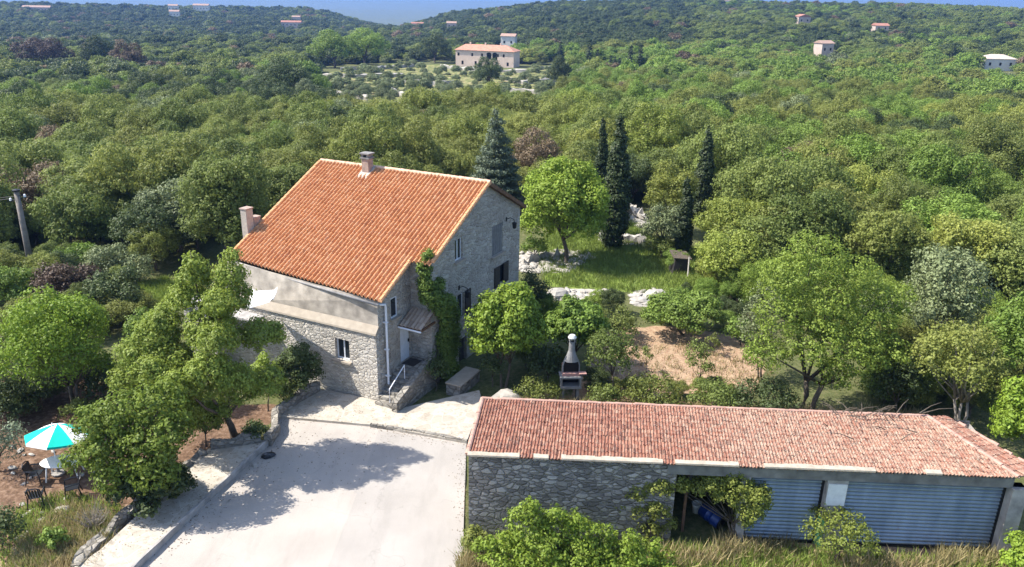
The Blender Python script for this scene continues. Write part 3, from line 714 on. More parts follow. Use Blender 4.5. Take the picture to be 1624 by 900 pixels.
for k in range(4): u = W3[0]+.04+(W3[1]-W3[0]-.08)*(k+1)/5; dbox(s, fg, u-.012, u+.012, W3[2]+.05, W3[3]-.05, .0, .02)
s.obj('shutter', M['grey_wood'], house)
dr = MB(); dbox(dr, fs, 1.77, 2.60, 1.32, 3.28, .06, .11)
for z0, z1 in ((1.45, 2.2), (2.4, 3.15)): dbox(dr, fs, 1.9, 2.47, z0, z1, .045, .06)
door = dr.obj('door', M['white_wood'], house)
hd = MB(); dbox(hd, fs, 2.48, 2.54, 2.2, 2.36, .0, .045); hd.obj('handle', M['metal_dark'], door)
cd = MB(); dbox(cd, fg, W5[0]+.05, W5[1]-.05, W5[2], W5[3]-.05, .16, .2); cd.obj('cellar_door', M['dark_wood'], house)
# canopy over the door: tiled, falling to the front, gutter
CT0, CT1 = 1.62, 2.8
def CP(u, v): return (.05+1.3*u, CT0+(CT1-CT0)*v, 3.42+.55*v)
can = link(tile_roof(CP, 6, 3, None, amp=.06, step=.03, mat=M['tile_canopy'], seed=8), 'canopy', house)
cb = MB(); cb.box(.02, CT0+.04, 3.28, .10, CT1, 3.38); cb.box(1.22, CT0+.04, 3.28, 1.30, CT1+.2, 3.38); cb.box(.1, CT0+.02, 3.28, 1.22, CT0+.10, 3.38)
cb.hexa([(.03, CT0+.02, 3.385), (1.33, CT0+.02, 3.385), (.03, CT1, 3.90), (1.33, CT1, 3.90), (.03, CT0+.02, 3.40), (1.33, CT0+.02, 3.40), (.03, CT1, 3.93), (1.33, CT1, 3.93)])
cb.obj('canopy_frame', M['brown_wood'], can); cb = MB(); cb.tube([(.04, CT0-.06, 3.36), (1.35, CT0-.06, 3.33)], .045, 8); cb.obj('canopy_gutter', M['white_pvc'], can)
# steps, parapet, handrail, landing, doormat
st = MB()
nS = 7
for i in range(nS):
    h = .11+(1.3-.11)*(i+1)/nS; y0 = -.55+i*.30; st.box(.02, y0, -.1, 1.12, y0+.30+(0 if i < nS-1 else 0), h)
st.box(.02, -.55+nS*.30, -.1, 1.12, 2.798, 1.302); st.obj('steps', M['low_stone'], house)
pp = MB(); pp.hexa([(1.12, -.75, -.1), (1.42, -.75, -.1), (1.12, 2.78, -.1), (1.42, 2.78, -.1), (1.12, -.75, .62), (1.42, -.75, .62), (1.12, 2.78, 1.75), (1.42, 2.78, 1.75)])
pp.obj('stair_parapet', M['low_stone'], house)
hr = MB(); hr.tube([(.75, -.35, .3), (.75, -.35, 1.0), (.75, .95, 1.72), (.75, .95, 1.0)], .028, 6); hr.obj('handrail', M['white_pvc'], house)
dm = MB(); dm.box(.08, 1.75, 1.306, .75, 2.5, 1.33)
o = dm.obj('doormat', M['dark_wood'], None); o.location = (HC[0], HC[1], 0); o.rotation_euler = (0, 0, -HA); tag(o, 'dark doormat lying on the landing in front of the white door', 'doormat')
# chimneys
def chim(x, t, w, d, h, base, label=None):
    c = MB(); zb = rz(t)-.25; zt = zb+h
    c.box(x-w/2, t-d/2, zb, x+w/2, t+d/2, zt); o = c.obj('chimney', M['chimney'], house, bevel=.02)
    c = MB(); c.box(x-w/2-.06, t-d/2-.06, zt+.002, x+w/2+.06, t+d/2+.06, zt+.08)
    for sx in (-1, 1): c.box(x+sx*(w/2-.07)-.06, t-d/2, zt+.08, x+sx*(w/2-.07)+.06, t+d/2, zt+.26)
    c.box(x-w/2-.08, t-d/2-.06, zt+.26, x+w/2+.08, t+d/2+.06, zt+.33); c.obj('chimney_cap', M['dark_concrete'], o)
    if base: c = MB(); c.hexa([(x-w/2-.16, t-d/2-.35, rz(t-.6)+.02), (x+w/2+.16, t-d/2-.35, rz(t-.6)+.02), (x-w/2-.12, t+d/2+.1, rz(t)), (x+w/2+.12, t+d/2+.1, rz(t)),
        (x-w/2-.1, t-d/2-.22, rz(t-.5)+.2), (x+w/2+.1, t-d/2-.22, rz(t-.5)+.2), (x-w/2-.1, t+d/2+.08, rz(t)+.42), (x+w/2+.1, t+d/2+.08, rz(t)+.42)]); c.obj('chimney_flashing', M['chimney_pale'], o)
chim(-6.15, 8.0, .48, .46, 1.1, True)
c = MB(); c.box(XL-.62, 2.15, -.2, XL-.2, 2.65, 7.8); o = c.obj('chimney', M['chimney_pale'], house, bevel=.02)
c = MB(); c.box(XL-.60, 2.67, -.2, XL-.2, 3.15, 7.2); c.box(XL-.62, 2.66, 7.202, XL-.2, 3.2, 7.27); c.obj('chimney_shoulder', M['chimney'], o)
c = MB(); c.box(XL-.65, 2.12, 7.802, XL-.17, 2.68, 7.86); c.obj('chimney_cap', M['chimney'], o)
# iron wall lamps
def lamp(t, z, lab):
    o = thing('wall_lamp', lab, 'lamp', wl(JX, t, z), -HA, 'iron lamps on the gable wall')
    m_ = MB(); m_.tube([(0, 0, 0), (.25, 0, .12), (.5, 0, .05), (.52, 0, -.1)], .02, 6); m_.box(0, -.06, -.12, .03, .06, .12); m_.obj('bracket', M['metal_dark'], o)
    m_ = MB(); m_.lathe([(.03, .06), (.15, .0), (.13, -.04), (.10, -.3), (.05, -.34)], 10, (.52, 0, -.14)); m_.obj('lantern', M['metal_dark'], o)
lamp(10.9, 6.75, 'black iron lamp on a bracket beside the high shuttered opening')
lamp(5.5, 4.35, 'small black iron lamp above the window with open dark shutters')
# terrace on the left with a slab, and the shade sail
tr = thing('side_terrace', 'raised terrace slab with a stone base on the shaded left end of the house', 'terrace', wl(XL+.6, -.2, 0), -HA)
m_ = MB(); m_.box(-2.6, -.9, -.1, -.5, 2.5, 3.0); m_.obj('base', M['house_stone'], tr)
m_ = MB(); m_.box(-2.75, -1.0, 3.202, 2.3, -.16, 3.32); m_.box(-2.75, -.16, 3.202, -.6, 2.6, 3.32); m_.obj('slab', M['concrete'], tr)
A_ = [atd(390, 491, 33.2), atd(440, 460, 34.9), atd(400, 462, 36.6), atd(432, 478, 34.6)]
m_ = MB(); n = 8; V = []
for i in range(n+1):
    for j in range(n+1):
        u = i/n; v = j/n; p = A_[0]*(1-u)*(1-v)+A_[3]*u*(1-v)+A_[2]*(1-u)*v+A_[1]*u*v; V.append((p[0], p[1], p[2]-.5*sin(pi*u)*sin(pi*v)*.3+(.15 if (i in (0, n) and j in (0, n)) else 0)))
m_.add(V, [(i*(n+1)+j, (i+1)*(n+1)+j, (i+1)*(n+1)+j+1, i*(n+1)+j+1) for i in range(n) for j in range(n)])
o = m_.obj('shade_sail', M['canvas_white'], None, True); md = o.modifiers.new('solid', 'SOLIDIFY'); md.thickness = .01
tag(o, 'white canvas shade sail stretched at the left end of the house', 'shade sail')

# stone planter right of the cellar door and plants by the steps
p0 = at(733, 614); q0 = thing('stone_planter', 'long stone bench block below the gable wall near the lime green tree', 'planter', (p0[0], p0[1], 0), -HA)
m_ = MB(); m_.box(-.4, -.9, -.1, .4, 1.1, .5); m_.obj('base', M['low_stone'], q0); m_ = MB(); m_.box(-.45, -.95, .502, .45, 1.15, .58); m_.obj('slab', M['coping'], q0, bevel=.02)

# ------------------------------------------------------------ the garage
GZR = 3.70
GA = [at(740, 722, 3.35), at(1616, 757, 3.35), at(1470, 660, GZR), at(765, 632, GZR)]
gax = (GA[1]-GA[0]); GL = float(np.linalg.norm(gax)); gax /= GL; gaz = atan2(gax[1], gax[0])
gar = thing('garage_building', 'long low stone garage with a weathered red tiled hipped roof in the foreground', 'garage', (GA[0][0], GA[0][1], 0), gaz)
def gl(p): d = np.array(p)-np.array([GA[0][0], GA[0][1], 0]); return np.array([d @ gax, d @ np.array([-gax[1], gax[0], 0]), p[2]])
E0, E1, R1, R0_ = [gl(p) for p in GA]; DR = R0_[1]; FY = .12   # front wall a little behind the eave line
def gu(px, py): # garage-front u coordinate of a picture point on the wall plane
    nrm_ = np.array([-gax[1], gax[0], 0]); p_ = np.array([GA[0][0], GA[0][1], 0])+nrm_*FY; d = ray(px, py); q_ = cC+d*(((p_-cC) @ nrm_)/(d @ nrm_)); return gl(q_)
UO0, UO1 = gu(1050, 830)[0], gu(1188, 830)[0]; D10, D11 = gu(1190, 800)[0], gu(1300, 810)[0]
D20, D21 = gu(1342, 810)[0], gu(1584, 830)[0]; DT = 3.0
DT = float(np.clip(gu(1450, 768)[2], 2.4, 3.05))
f = lambda u, z, d: (u, FY+d, z)
x0 = .06
mb = facade(f, x0, UO0, [(x0, 3.22), (UO0, 3.22)], [], reveal=.3)
mb.add([(x0, FY, -.2), (x0+.33, DR-FY, -.2), (x0+.33, DR-FY, GZR-.12), (x0, FY, 3.22)], [(0, 3, 2, 1)])
mb.add([(x0+.33, DR-FY, -.2), (GL, DR-FY, -.2), (GL, DR-FY, GZR-.12), (x0+.33, DR-FY, GZR-.12)], [(1, 0, 3, 2)])
mb.obj('stone_wall', M['garage_stone'], gar)
mb = MB(); mb.box(UO0, FY-.03, DT+.02, GL-.05, FY+.22, 3.22)
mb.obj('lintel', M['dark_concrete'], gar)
mb = MB()
mb.box(UO0-.02, FY+.0, -.1, UO0+.35, DR-FY-.1, DT); mb.obj('bay_side_wall', M['garage_stone'], gar)
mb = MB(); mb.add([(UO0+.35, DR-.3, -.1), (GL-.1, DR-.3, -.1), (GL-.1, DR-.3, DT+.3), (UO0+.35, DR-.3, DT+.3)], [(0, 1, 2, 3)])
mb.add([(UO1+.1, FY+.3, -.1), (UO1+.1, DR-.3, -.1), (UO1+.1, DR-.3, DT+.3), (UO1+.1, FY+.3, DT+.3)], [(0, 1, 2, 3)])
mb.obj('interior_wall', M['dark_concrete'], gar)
def roller(u0, u1, z0, z1):
    n = int((z1-z0)/.15); V = []; F_ = []; pr = []
    for k in range(n):
        for (a, dd) in ((0, .0), (.22, -.034), (.45, -.05), (.68, -.042), (.94, 0)): pr.append((z0+(z1-z0)*(k+a)/n, dd))
    pr.append((z1, 0))
    for z, dd in pr: V += [(u0, FY+.28+dd, z), (u1, FY+.28+dd, z)]
    F_ = [(2*i, 2*i+1, 2*i+3, 2*i+2) for i in range(len(pr)-1)]
    return MB().add(V, F_)
for i, (u0, u1) in enumerate(((D10, D11), (D20, D21))):
    o = roller(u0, u1, .05, DT).obj('roller_door', M['roller'], gar)
    o['label'] = ['narrower corrugated metal roller door behind the overhanging tree', 'wide corrugated metal roller door at the right end'][i]
    b = MB(); b.box(u0, FY+.22, -.02, u1, FY+.30, .05); b.obj('bottom_rail', M['metal_dark'], o)
    for ua in (u0-.10, u1): b = MB(); b.box(ua, FY+.235, 0, ua+.10, FY+.33, DT); b.obj('guide_rail', M['metal_dark'], o)
# pillars
mb = MB(); mb.box(D11+.10, FY-.02, -.1, D20-.10, FY+.34, DT+.018); pl = mb.obj('pillar', M['concrete'], gar); pl['label'] = 'middle concrete pillar with a pale plate and green painted foot'
mb = MB(); mb.box(D11+.14, FY-.045, DT-1.0, D20-.13, FY-.022, DT-.12); mb.obj('plate', M['pale_plate'], pl)
mb = MB(); mb.box(D11+.085, FY+.0, 0, D11+.099, FY+.335, 1.3); mb.box(D11+.09, FY-.035, 0, D11+.24, FY-.022, 1.2); mb.obj('green_paint', M['green_paint'], pl)
mb = MB(); mb.box(D21+.10, FY-.14, -.1, D21+.62, FY+.34, DT+.018); pl = mb.obj('pillar', M['concrete'], gar); pl['label'] = 'right end concrete pillar with a sunlit inner edge'
mb = MB(); mb.box(D21+.62, FY+.05, -.1, GL+.02, FY+.34, DT+.018); mb.add([(GL, FY+.1, -.1), (GL, DR-FY, -.1), (GL, DR-FY, 3.45), (GL, FY+.1, 3.25)], [(0, 1, 2, 3)]); mb.obj('end_wall', M['concrete'], gar)
mb = MB(); mb.box(D10-.42, FY-.02, -.1, D10-.10, FY+.32, DT+.018); pl = mb.obj('pillar', M['concrete'], gar); pl['label'] = 'left concrete pillar half hidden by the tree'
# roof: front slope (trapezoid), back slope, right hip
def GP(u, v):
    a = E0*(1-v)+R0_*v; b = E1*(1-v)+R1*v
    # constant column spacing: columns run straight up the slope, clipped at the hip
    x = a[0]+(GL-E0[0]+.0)*u; y = DR*v; z = 3.35+(GZR-3.35)*v; return (x, y-.06*(1-v), z+.06*(float(vnoise(x, y, 2.6, 6))-.3)*min(1, 6*v*(1-v)))
wear = lambda p: float(np.clip((p[0]-5.5)/5, 0, 1))
me = tile_roof(GP, 160, 15, None, amp=.036, step=.012, kind='canal', mat=M['tile_old'], jit=.011, seed=12, wear=wear)
bm = __import__('bmesh').new(); bm.from_mesh(me)
hn = Vector((R1[0]-E1[0], R1[1]-E1[1], 0)); cut = Vector((-hn.y, hn.x, 0))   # vertical plane through the hip
if cut.x > 0: cut = -cut
B = __import__('bmesh'); B.ops.bisect_plane(bm, geom=bm.verts[:]+bm.edges[:]+bm.faces[:], plane_co=Vector(E1), plane_no=cut, clear_inner=True)
bm.to_mesh(me); bm.free(); link(me, 'roof', gar)
GE = gl(at(1650, 748, 3.2)); GR = gl(at(1502, 660, GZR-.1))
me = tile_roof(lambda u, v: tuple((E1*(1-u)+GE*u)*(1-v)+(R1*(1-u)+GR*u)*v), 4, 13, None, amp=.035, step=.02, kind='flat', mat=M['tile_old'], seed=14, wear=lambda p: .6); link(me, 'hip_roof', gar)
mb = MB()
mb.add([(E0[0]+.02, 0, 3.325), (GL-.02, 0, 3.325), tuple(R1-np.array([0, 0, .035])), tuple(R0_-np.array([0, 0, .035]))], [(0, 1, 2, 3)])
q4 = [tuple(q_-np.array([0, 0, .04])) for q_ in (E1, GE, GR, R1)]; mb.add(q4, [(0, 1, 2, 3)])
mb.obj('roof_underlay', M['brown_wood'], gar)
def cap_line(a, b, w, n, mat, nm, seed=1, skip=0):
    g = np.random.default_rng(seed); a = np.array(a); b = np.array(b); d = (b-a)/np.linalg.norm(b-a); s = np.cross(d, (0, 0, 1)); s /= np.linalg.norm(s); m_ = MB()
    for i in range(n):
        if g.random() < skip: continue
        p = a+(b-a)*i/n; q_ = a+(b-a)*(i+1.08)/n; pr = [(cos(t)*w, sin(t)*w*.7) for t in np.linspace(-.2, pi+.2, 6)]; j = g.normal()*.008
        V = [tuple(p+s*x+np.array([0, 0, z+j+.012])) for x, z in pr]+[tuple(q_+s*x*.9+np.array([0, 0, z+j])) for x, z in pr]
        m_.add(V, [(k, k+1, k+7, k+6) for k in range(5)]+[tuple(range(5, -1, -1)), tuple(range(6, 12))])
    return m_.obj(nm, mat, gar)
pink = m_plain('faded_ridge_tile', (.36, .22, .17), .9, .25, 3)
cap_line(R0_, R1, .075, 46, pink, 'ridge_tiles'); cap_line(E1, R1, .10, 12, pink, 'hip_tiles', 2); cap_line(GE, GR, .09, 14, pink, 'hip_tiles', 3, .3)
cap_line(E0+np.array([.02, 0, .02]), R0_, .09, 10, pink, 'verge_tiles', 4)
ms = MB(); g = np.random.default_rng(3); u = .0       # mortar fillet along the eave in patches
pts = [(0, 3.05), (3.75, 4.7), (5.4, 8.9), (9.1, 12.2), (12.9, 15.3), (15.9, 16.3), (17.1, 17.6)]
pp_ = lambda px: gu(px, 720+(px-740)*.04)[0]
mortar = m_plain('eave_mortar', (.35, .30, .235), .95, .2, 6, bump=.4)
for a, b in ((742, 824), (846, 870), (890, 1050), (1070, 1170), (1210, 1385), (1465, 1490)):
    a, b = pp_(a), pp_(b); x = a; ms = MB()
    while x < b:
        w = .16+g.random()*.22; hgt = -.02+.07*g.random(); x2 = min(x+w, b)
        ms.hexa([(x, -.10, 3.36), (x2, -.10, 3.36), (x, .10+hgt, 3.40), (x2, .10+hgt, 3.40), (x, -.09, 3.42), (x2, -.09, 3.42), (x, .08+hgt, 3.46), (x2, .08+hgt, 3.46)]); x = x2+.001
    ms.obj('mortar_fillet', mortar, gar)
# things in the open bay
p = at(1132, 842); dm = thing('barrel', 'blue plastic barrel lying on its side in the dark open bay', 'barrel', (p[0], p[1]+.5, .32))
b = MB(); pf = [(.24, -.45), (.29, -.43), (.29, -.15), (.31, -.13), (.31, -.10), (.29, -.08), (.29, .1), (.31, .12), (.31, .15), (.29, .17), (.29, .41), (.24, .45)]; b.lathe(pf, 20); o = b.obj('drum', M['blue_plastic'], dm, True)
b = MB(); b.lathe([(.27, .452), (.28, .47), (.26, .49)], 20); b.obj('lid', M['metal_dark'], dm, True); dm.rotation_euler = (radians(100), 0, radians(40))
p = at(1113, 838); bk = thing('bucket', 'pale grey bucket standing behind the blue barrel in the open bay', 'bucket', (p[0], p[1]+1.0, .0))
b = MB(); b.lathe([(.14, .0), (.19, .38), (.205, .40), (.18, .40), (.13, .05)], 16); b.obj('pail', M['white_plastic'], bk, True); b = MB(); b.tube([(.19*cos(t), .02, .38+.2*sin(t)) for t in np.linspace(0, pi, 8)], .008, 5); b.obj('handle', M['metal_dark'], bk)
u = gu(1112, 775); b = MB(); b.box(UO0+.55, FY+.75, DT-.42, UO1-.3, FY+.80, DT-.12); b.obj('hanging_board', M['brown_wood'], gar)
b = MB(); u9 = gu(1095, 780)[0]; b.box(u9-.05, FY+.62, -.1, u9+.05, FY+.72, DT); b.obj('wooden_post', M['brown_wood'], gar)

# ------------------------------------------------------------ garden furniture and small things
p = at(98, 760); px_, py_ = p[0], p[1]
um = thing('parasol', 'garden parasol with turquoise and white panels over the oval table', 'parasol', (px_-.35, py_+.4, 0))
top = 2.15; R_ = 1.22; n = 8
m1 = MB(); m2 = MB()
for k in range(n):
    V = []; 
    for i in range(5):
        r = R_*i/4; sag = 1-.06*sin(pi*i/4)
        for j in range(5):
            a = 2*pi*(k+j/4)/n+.2; rr = r*(cos(pi/n)/cos(pi/n*(2*j/4-1)) if 1 else 1); z = top-(r/R_)**1.25*.52-.02*sin(pi*j/4)*(r/R_)
            V.append((cos(a)*rr, sin(a)*rr, z))
    V += [(cos(2*pi*(k+j/4)/n+.2)*R_*(cos(pi/n)/cos(pi/n*(2*j/4-1)))*1.005, sin(2*pi*(k+j/4)/n+.2)*R_*(cos(pi/n)/cos(pi/n*(2*j/4-1)))*1.005, top-.62) for j in range(5)]
    (m1 if k % 2 else m2).add(V, [(i*5+j, (i+1)*5+j, (i+1)*5+j+1, i*5+j+1) for i in range(5) for j in range(4)])
tiltp = (radians(-9), radians(4), 0)
for m_, nm in ((m1, 'canvas_white'), (m2, 'canvas_teal')):
    o = m_.obj('canopy', M[nm], um); o.rotation_euler = tiltp; o['label'] = 'white panels' if nm == 'canvas_white' else 'turquoise panels'
    o.modifiers.new('solid', 'SOLIDIFY').thickness = .006
m_ = MB(); m_.tube([(0, 0, 0), (0, 0, 1.6), (.02, .2, top+.08)], .022, 8); m_.obj('pole', M['white_plastic'], um)
m_ = MB(); m_.lathe([(.26, 0), (.26, .05), (.08, .09), (.04, .3)], 16); m_.obj('base', M['concrete'], um)
p = at(92, 760); p2 = atd(97, 742, p[1]+.2)
tb = thing('garden_table', 'white oval plastic garden table under the parasol', 'table', (p2[0]+.1, p2[1], 0), radians(12))
m_ = MB(); V = []; n = 28
for z, r in ((.70, .97), (.74, 1.0), (.745, .98)):
    for k in range(n): V.append((cos(2*pi*k/n)*.82*r, sin(2*pi*k/n)*.52*r, z))
m_.add(V, [(i*n+k, i*n+(k+1) % n, (i+1)*n+(k+1) % n, (i+1)*n+k) for i in range(2) for k in range(n)]+[tuple(range(n-1, -1, -1)), tuple(2*n+k for k in range(n))]); m_.obj('tabletop', M['white_plastic'], tb)
for sx in (-1, 1):
    for sy in (-1, 1): m_ = MB(); m_.tube([(sx*.6, sy*.36, 0), (sx*.5, sy*.28, .70)], [.028, .04], 6); m_.obj('leg', M['white_plastic'], tb)
def chair(p, rot, label):
    c = thing('garden_chair', label, 'chair', p, rot, 'black resin garden chairs')
    m_ = MB(); m_.hexa([(-.24, -.24, .40), (.24, -.24, .40), (-.22, .22, .39), (.22, .22, .39), (-.24, -.24, .44), (.24, -.24, .44), (-.22, .22, .42), (.22, .22, .42)]); m_.obj('seat', M['black_plastic'], c, bevel=.015)
    m_ = MB()
    for k in range(5): x = -.18+.09*k; m_.hexa([(x-.03, .20, .44), (x+.03, .20, .44), (x-.03, .225, .44), (x+.03, .225, .44), (x-.03, .33, .84), (x+.03, .33, .84), (x-.03, .355, .84), (x+.03, .355, .84)])
    m_.tube([(-.25, .21, .44), (-.24, .33, .82), (-.12, .36, .9), (.12, .36, .9), (.24, .33, .82), (.25, .21, .44)], .024, 6); m_.obj('backrest', M['black_plastic'], c)
    for s in (-1, 1):
        m_ = MB(); m_.tube([(s*.26, .28, .64), (s*.29, .0, .65), (s*.28, -.22, .62)], .024, 6); m_.obj('armrest', M['black_plastic'], c)
        m_ = MB(); m_.tube([(s*.28, -.22, .62), (s*.25, -.24, .42), (s*.28, -.28, 0)], [.022, .03, .022], 6); m_.obj('leg', M['black_plastic'], c)
        m_ = MB(); m_.tube([(s*.24, .22, .42), (s*.28, .32, 0)], [.03, .022], 6); m_.obj('leg', M['black_plastic'], c)
p = at(60, 800); chair((p[0], p[1], 0), radians(200), 'black plastic garden chair standing nearest the camera, on the red soil')
p = at(52, 768); chair((p[0]+.1, p[1]+.15, 0), radians(95), 'black plastic garden chair tucked up to the left of the white table')
p = at(125, 787); chair((p[0]-.2, p[1], 0), radians(-60), 'black plastic garden chair in the shade right of the white table, mostly behind leaves')
# barbecue
p = at(903, 634); bb = thing('barbecue', 'grey concrete garden barbecue with a tapering chimney hood behind the garage', 'barbecue', (p[0], p[1], 0), radians(4))
sc = 1.0; hT = float(atd(903, 531, p[1])[2]); k = hT/2.95
m_ = MB()
for sx in (-1, 1): m_ = MB(); m_.box(sx*.36-.07, -.22, -.05, sx*.36+.07, .22, .62*k); m_.obj('leg', M['bbq'], bb, bevel=.01)
m_ = MB(); m_.box(-.52, -.32, .62*k, .52, .30, .72*k); m_.box(-.48, .2, .72*k, .48, .28, 1.1*k); m_.box(-.50, -.28, .72*k, -.42, .2, 1.1*k); m_.box(.42, -.28, .72*k, .50, .2, 1.1*k); m_.box(-.55, -.36, 1.1*k, .55, .30, 1.18*k); m_.obj('shelf', M['bbq'], bb)
m_ = MB(); m_.box(-.42, .16, .73*k, .42, .195, 1.09*k); m_.obj('shelf_shade_sheet', M['dark'], bb)  # near-black sheet before the concrete back, shade of the recess put into colour
m_ = MB(); m_.box(-.42, -.26, 1.182*k, .42, .24, 1.30*k); m_.box(-.42, .12, 1.3*k, .42, .24, 1.62*k); m_.box(.36, -.40, 1.30*k, .72, -.10, 1.35*k); m_.obj('firebox', M['bbq_brick'], bb)
m_ = MB(); n = 16     # hood: arch mouth then taper
def ring(z, wx, wy): return [(cos(2*pi*i/n)*wx, sin(2*pi*i/n)*wy, z) for i in range(n)]
V = []
prof = [(1.30, .44, .30), (1.62, .44, .30), (1.80, .38, .27), (2.05, .24, .2), (2.25, .16, .15), (2.65, .14, .13)]
for z, wx, wy in prof: V += ring(z*k, wx, wy)
F_ = []
for i in range(len(prof)-1):
    for j in range(n):
        if i <= 1 and 9 <= j <= 14: continue       # the open mouth faces the camera
        F_.append((i*n+j, i*n+(j+1) % n, (i+1)*n+(j+1) % n, (i+1)*n+j))
m_.add(V, F_); o = m_.obj('hood', M['bbq'], bb); o.modifiers.new('solid', 'SOLIDIFY').thickness = .04
m_ = MB(); m_.box(-.38, -.05, 1.303*k, .38, -.01, 1.80*k); m_.obj('mouth_shade_sheet', M['dark'], bb)  # near-black sheet across the hood mouth, stands in for the shade inside
m_ = MB()
for a in (-.11, .11): m_ = MB(); m_.box(a-.03, -.12, 2.65*k, a+.03, .12, 2.80*k); m_.obj('cowl_support', M['bbq'], bb)
m_ = MB(); m_.lathe([(.20, 2.80*k), (.21, 2.84*k), (.14, 2.93*k), (.05, 2.96*k)], 14); m_.obj('cowl', m_plain('white_cowl', (.5, .49, .47), .8, .06, 6), bb)
# utility pole with crossarm, insulators and wires
b0 = hit(53, 440); tp = atd(33, 303, b0[1]); pl = thing('utility_pole', 'weathered wooden utility pole standing among the trees at the left', 'utility pole', b0)
m_ = MB(); hgt = tp[2]-b0[2]; m_.tube([(0, 0, -.2), (0, 0, hgt*.5), (0, 0, hgt)], [.21, .19, .16], 12); m_.obj('pole', M['pole'], pl, True)
m_ = MB(); m_.tube([(-.5, 0, hgt-.7), (.55, .1, hgt-.45)], .045, 6); m_.obj('crossarm', M['metal_dark'], pl)
for x, z in ((-.48, -.7), (.5, -.42)):
    m_ = MB(); m_.lathe([(.05, 0), (.09, .05), (.06, .1), (.09, .14), (.04, .2)], 8, (x, 0, hgt+z)); m_.obj('insulator', M['white_pvc'], pl)
m_ = MB(); m_.lathe([(.23, -.04), (.24, .06), (.05, .12)], 12, (0, 0, hgt)); m_.obj('cap', M['metal_dark'], pl)
wr = MB()
for x, z in ((-.48, -.55), (.5, -.28)):
    a = b0+np.array([x, 0, hgt+z]); b = a+np.array([-30, -6, 1.0]); wr.tube([a+(b-a)*t-np.array([0, 0, 1.1*4*t*(1-t)]) for t in np.linspace(0, 1, 14)], .018, 4)
wr.obj('cable', M['metal_dark'], pl, origin=b0)
# small lean-to on the clearing and odds
p = hit(1076, 430); sh = thing('garden_hut', 'small rusty brown hut leaning under the dark tree in the clearing', 'hut', p, radians(10))
m_ = MB(); m_.hexa([(-.7, -.5, -.1), (.7, -.5, -.1), (-.6, .6, -.1), (.6, .6, -.1), (-.45, -.3, 1.1), (.6, -.4, 1.0), (-.4, .4, 1.35), (.5, .4, 1.2)]); m_.obj('body', M['dark_wood'], sh, bevel=.05)
m_ = MB(); m_.hexa([(-.65, -.55, 1.12), (.72, -.6, 1.0), (-.6, .6, 1.38), (.7, .6, 1.22), (-.65, -.55, 1.2), (.72, -.6, 1.07), (-.6, .6, 1.46), (.7, .6, 1.3)]); m_.obj('roof', M['bark'], sh)
m_ = MB(); m_.tube([(.2, -1.3, 0), (.45, -.65, 1.25)], .05, 6); m_.obj('prop', M['limestone'], sh)
p = at(425, 724); m_ = MB(); rock(m_, (0, 0, 0), .28, g, .7); o = m_.obj('dark_bag', M['black_plastic']); o.location = tuple(p); tag(o, 'small dark bag lying at the driveway edge beside the low wall', 'bag')
p = at(1350, 662); m_ = MB()
gq = np.random.default_rng(4)
for i in range(26):
    x = gq.normal()*1.1; y = -abs(gq.normal())*.7; a = gq.random()*pi*2; L_ = .4+gq.random()*.9; z = 3.80+.12*y+gq.random()*.1
    a0 = np.array([x, y, z]); a1 = a0+np.array([cos(a)*L_, sin(a)*L_*.6, .1+gq.random()*.35]); m_.tube([a0, (a0+a1)/2+np.array([0, 0, .08]), a1], [.022, .015, .006], 5)
o = m_.obj('fallen_branches', M['bark']); 
q = GA[2]-gax*2.6; o.location = (q[0], q[1]-.05, .0); tag(o, 'dead fallen branches lying on the top edge of the garage roof', 'branches')

# ------------------------------------------------------------ plants placed one by one
T_ = 'tree'
# the big tree left of the driveway
plant('garden_tree', 'tall green tree with several peaks between the driveway and the house, over its own shadow', T_, (180, 395, 510, 660), 690, 'garden', ls=.125, clr=.28, dens=1.15, lp=26, r0=.17, basex=372, fork=.25, low=-.7, inner=.2,
      lobes=[(312, 414, -1.1, 16), (309, 440, -1.1, 26), (300, 478, -1.0, 34), (367, 408, -1.4, 13), (366, 434, -1.4, 24), (362, 472, -1.3, 34), (335, 520, -1.6, 40), (262, 505, -1.4, 24), (250, 530, -1.5, 34), (215, 560, -1.8, 29), (270, 575, -2.0, 40), (410, 530, -1.3, 28), (428, 528, -1.2, 22), (330, 595, -2.2, 40), (380, 612, -2.0, 31), (425, 605, -1.9, 26), (290, 640, -2.4, 31), (205, 600, -2.0, 26), (330, 585, -3.4, 31), (285, 610, -3.4, 31), (375, 600, -3.0, 28), (345, 540, -3.0, 31), (240, 590, -3.2, 28), (335, 650, -1.2, 26), (300, 668, -.9, 22), (350, 480, -2.6, 24)])
plant('fig_shrub', 'broad leafy fig shrub beside the parasol and the white table', 'shrub', (100, 640, 305, 790), 790, 'garden', ls=.15, clr=.28, dens=.9, lp=18, r0=.06, nstem=4, basex=215, shrub=True, low=-.8,
      lobes=[(150, 670, -0.7, 32), (200, 655, -0.4, 40), (255, 640, -0.1, 40), (130, 725, -0.9, 28), (175, 715, -0.9, 42), (235, 705, -0.9, 46), (275, 680, -0.7, 30), (185, 755, -1.2, 32), (245, 750, -1.2, 34)])
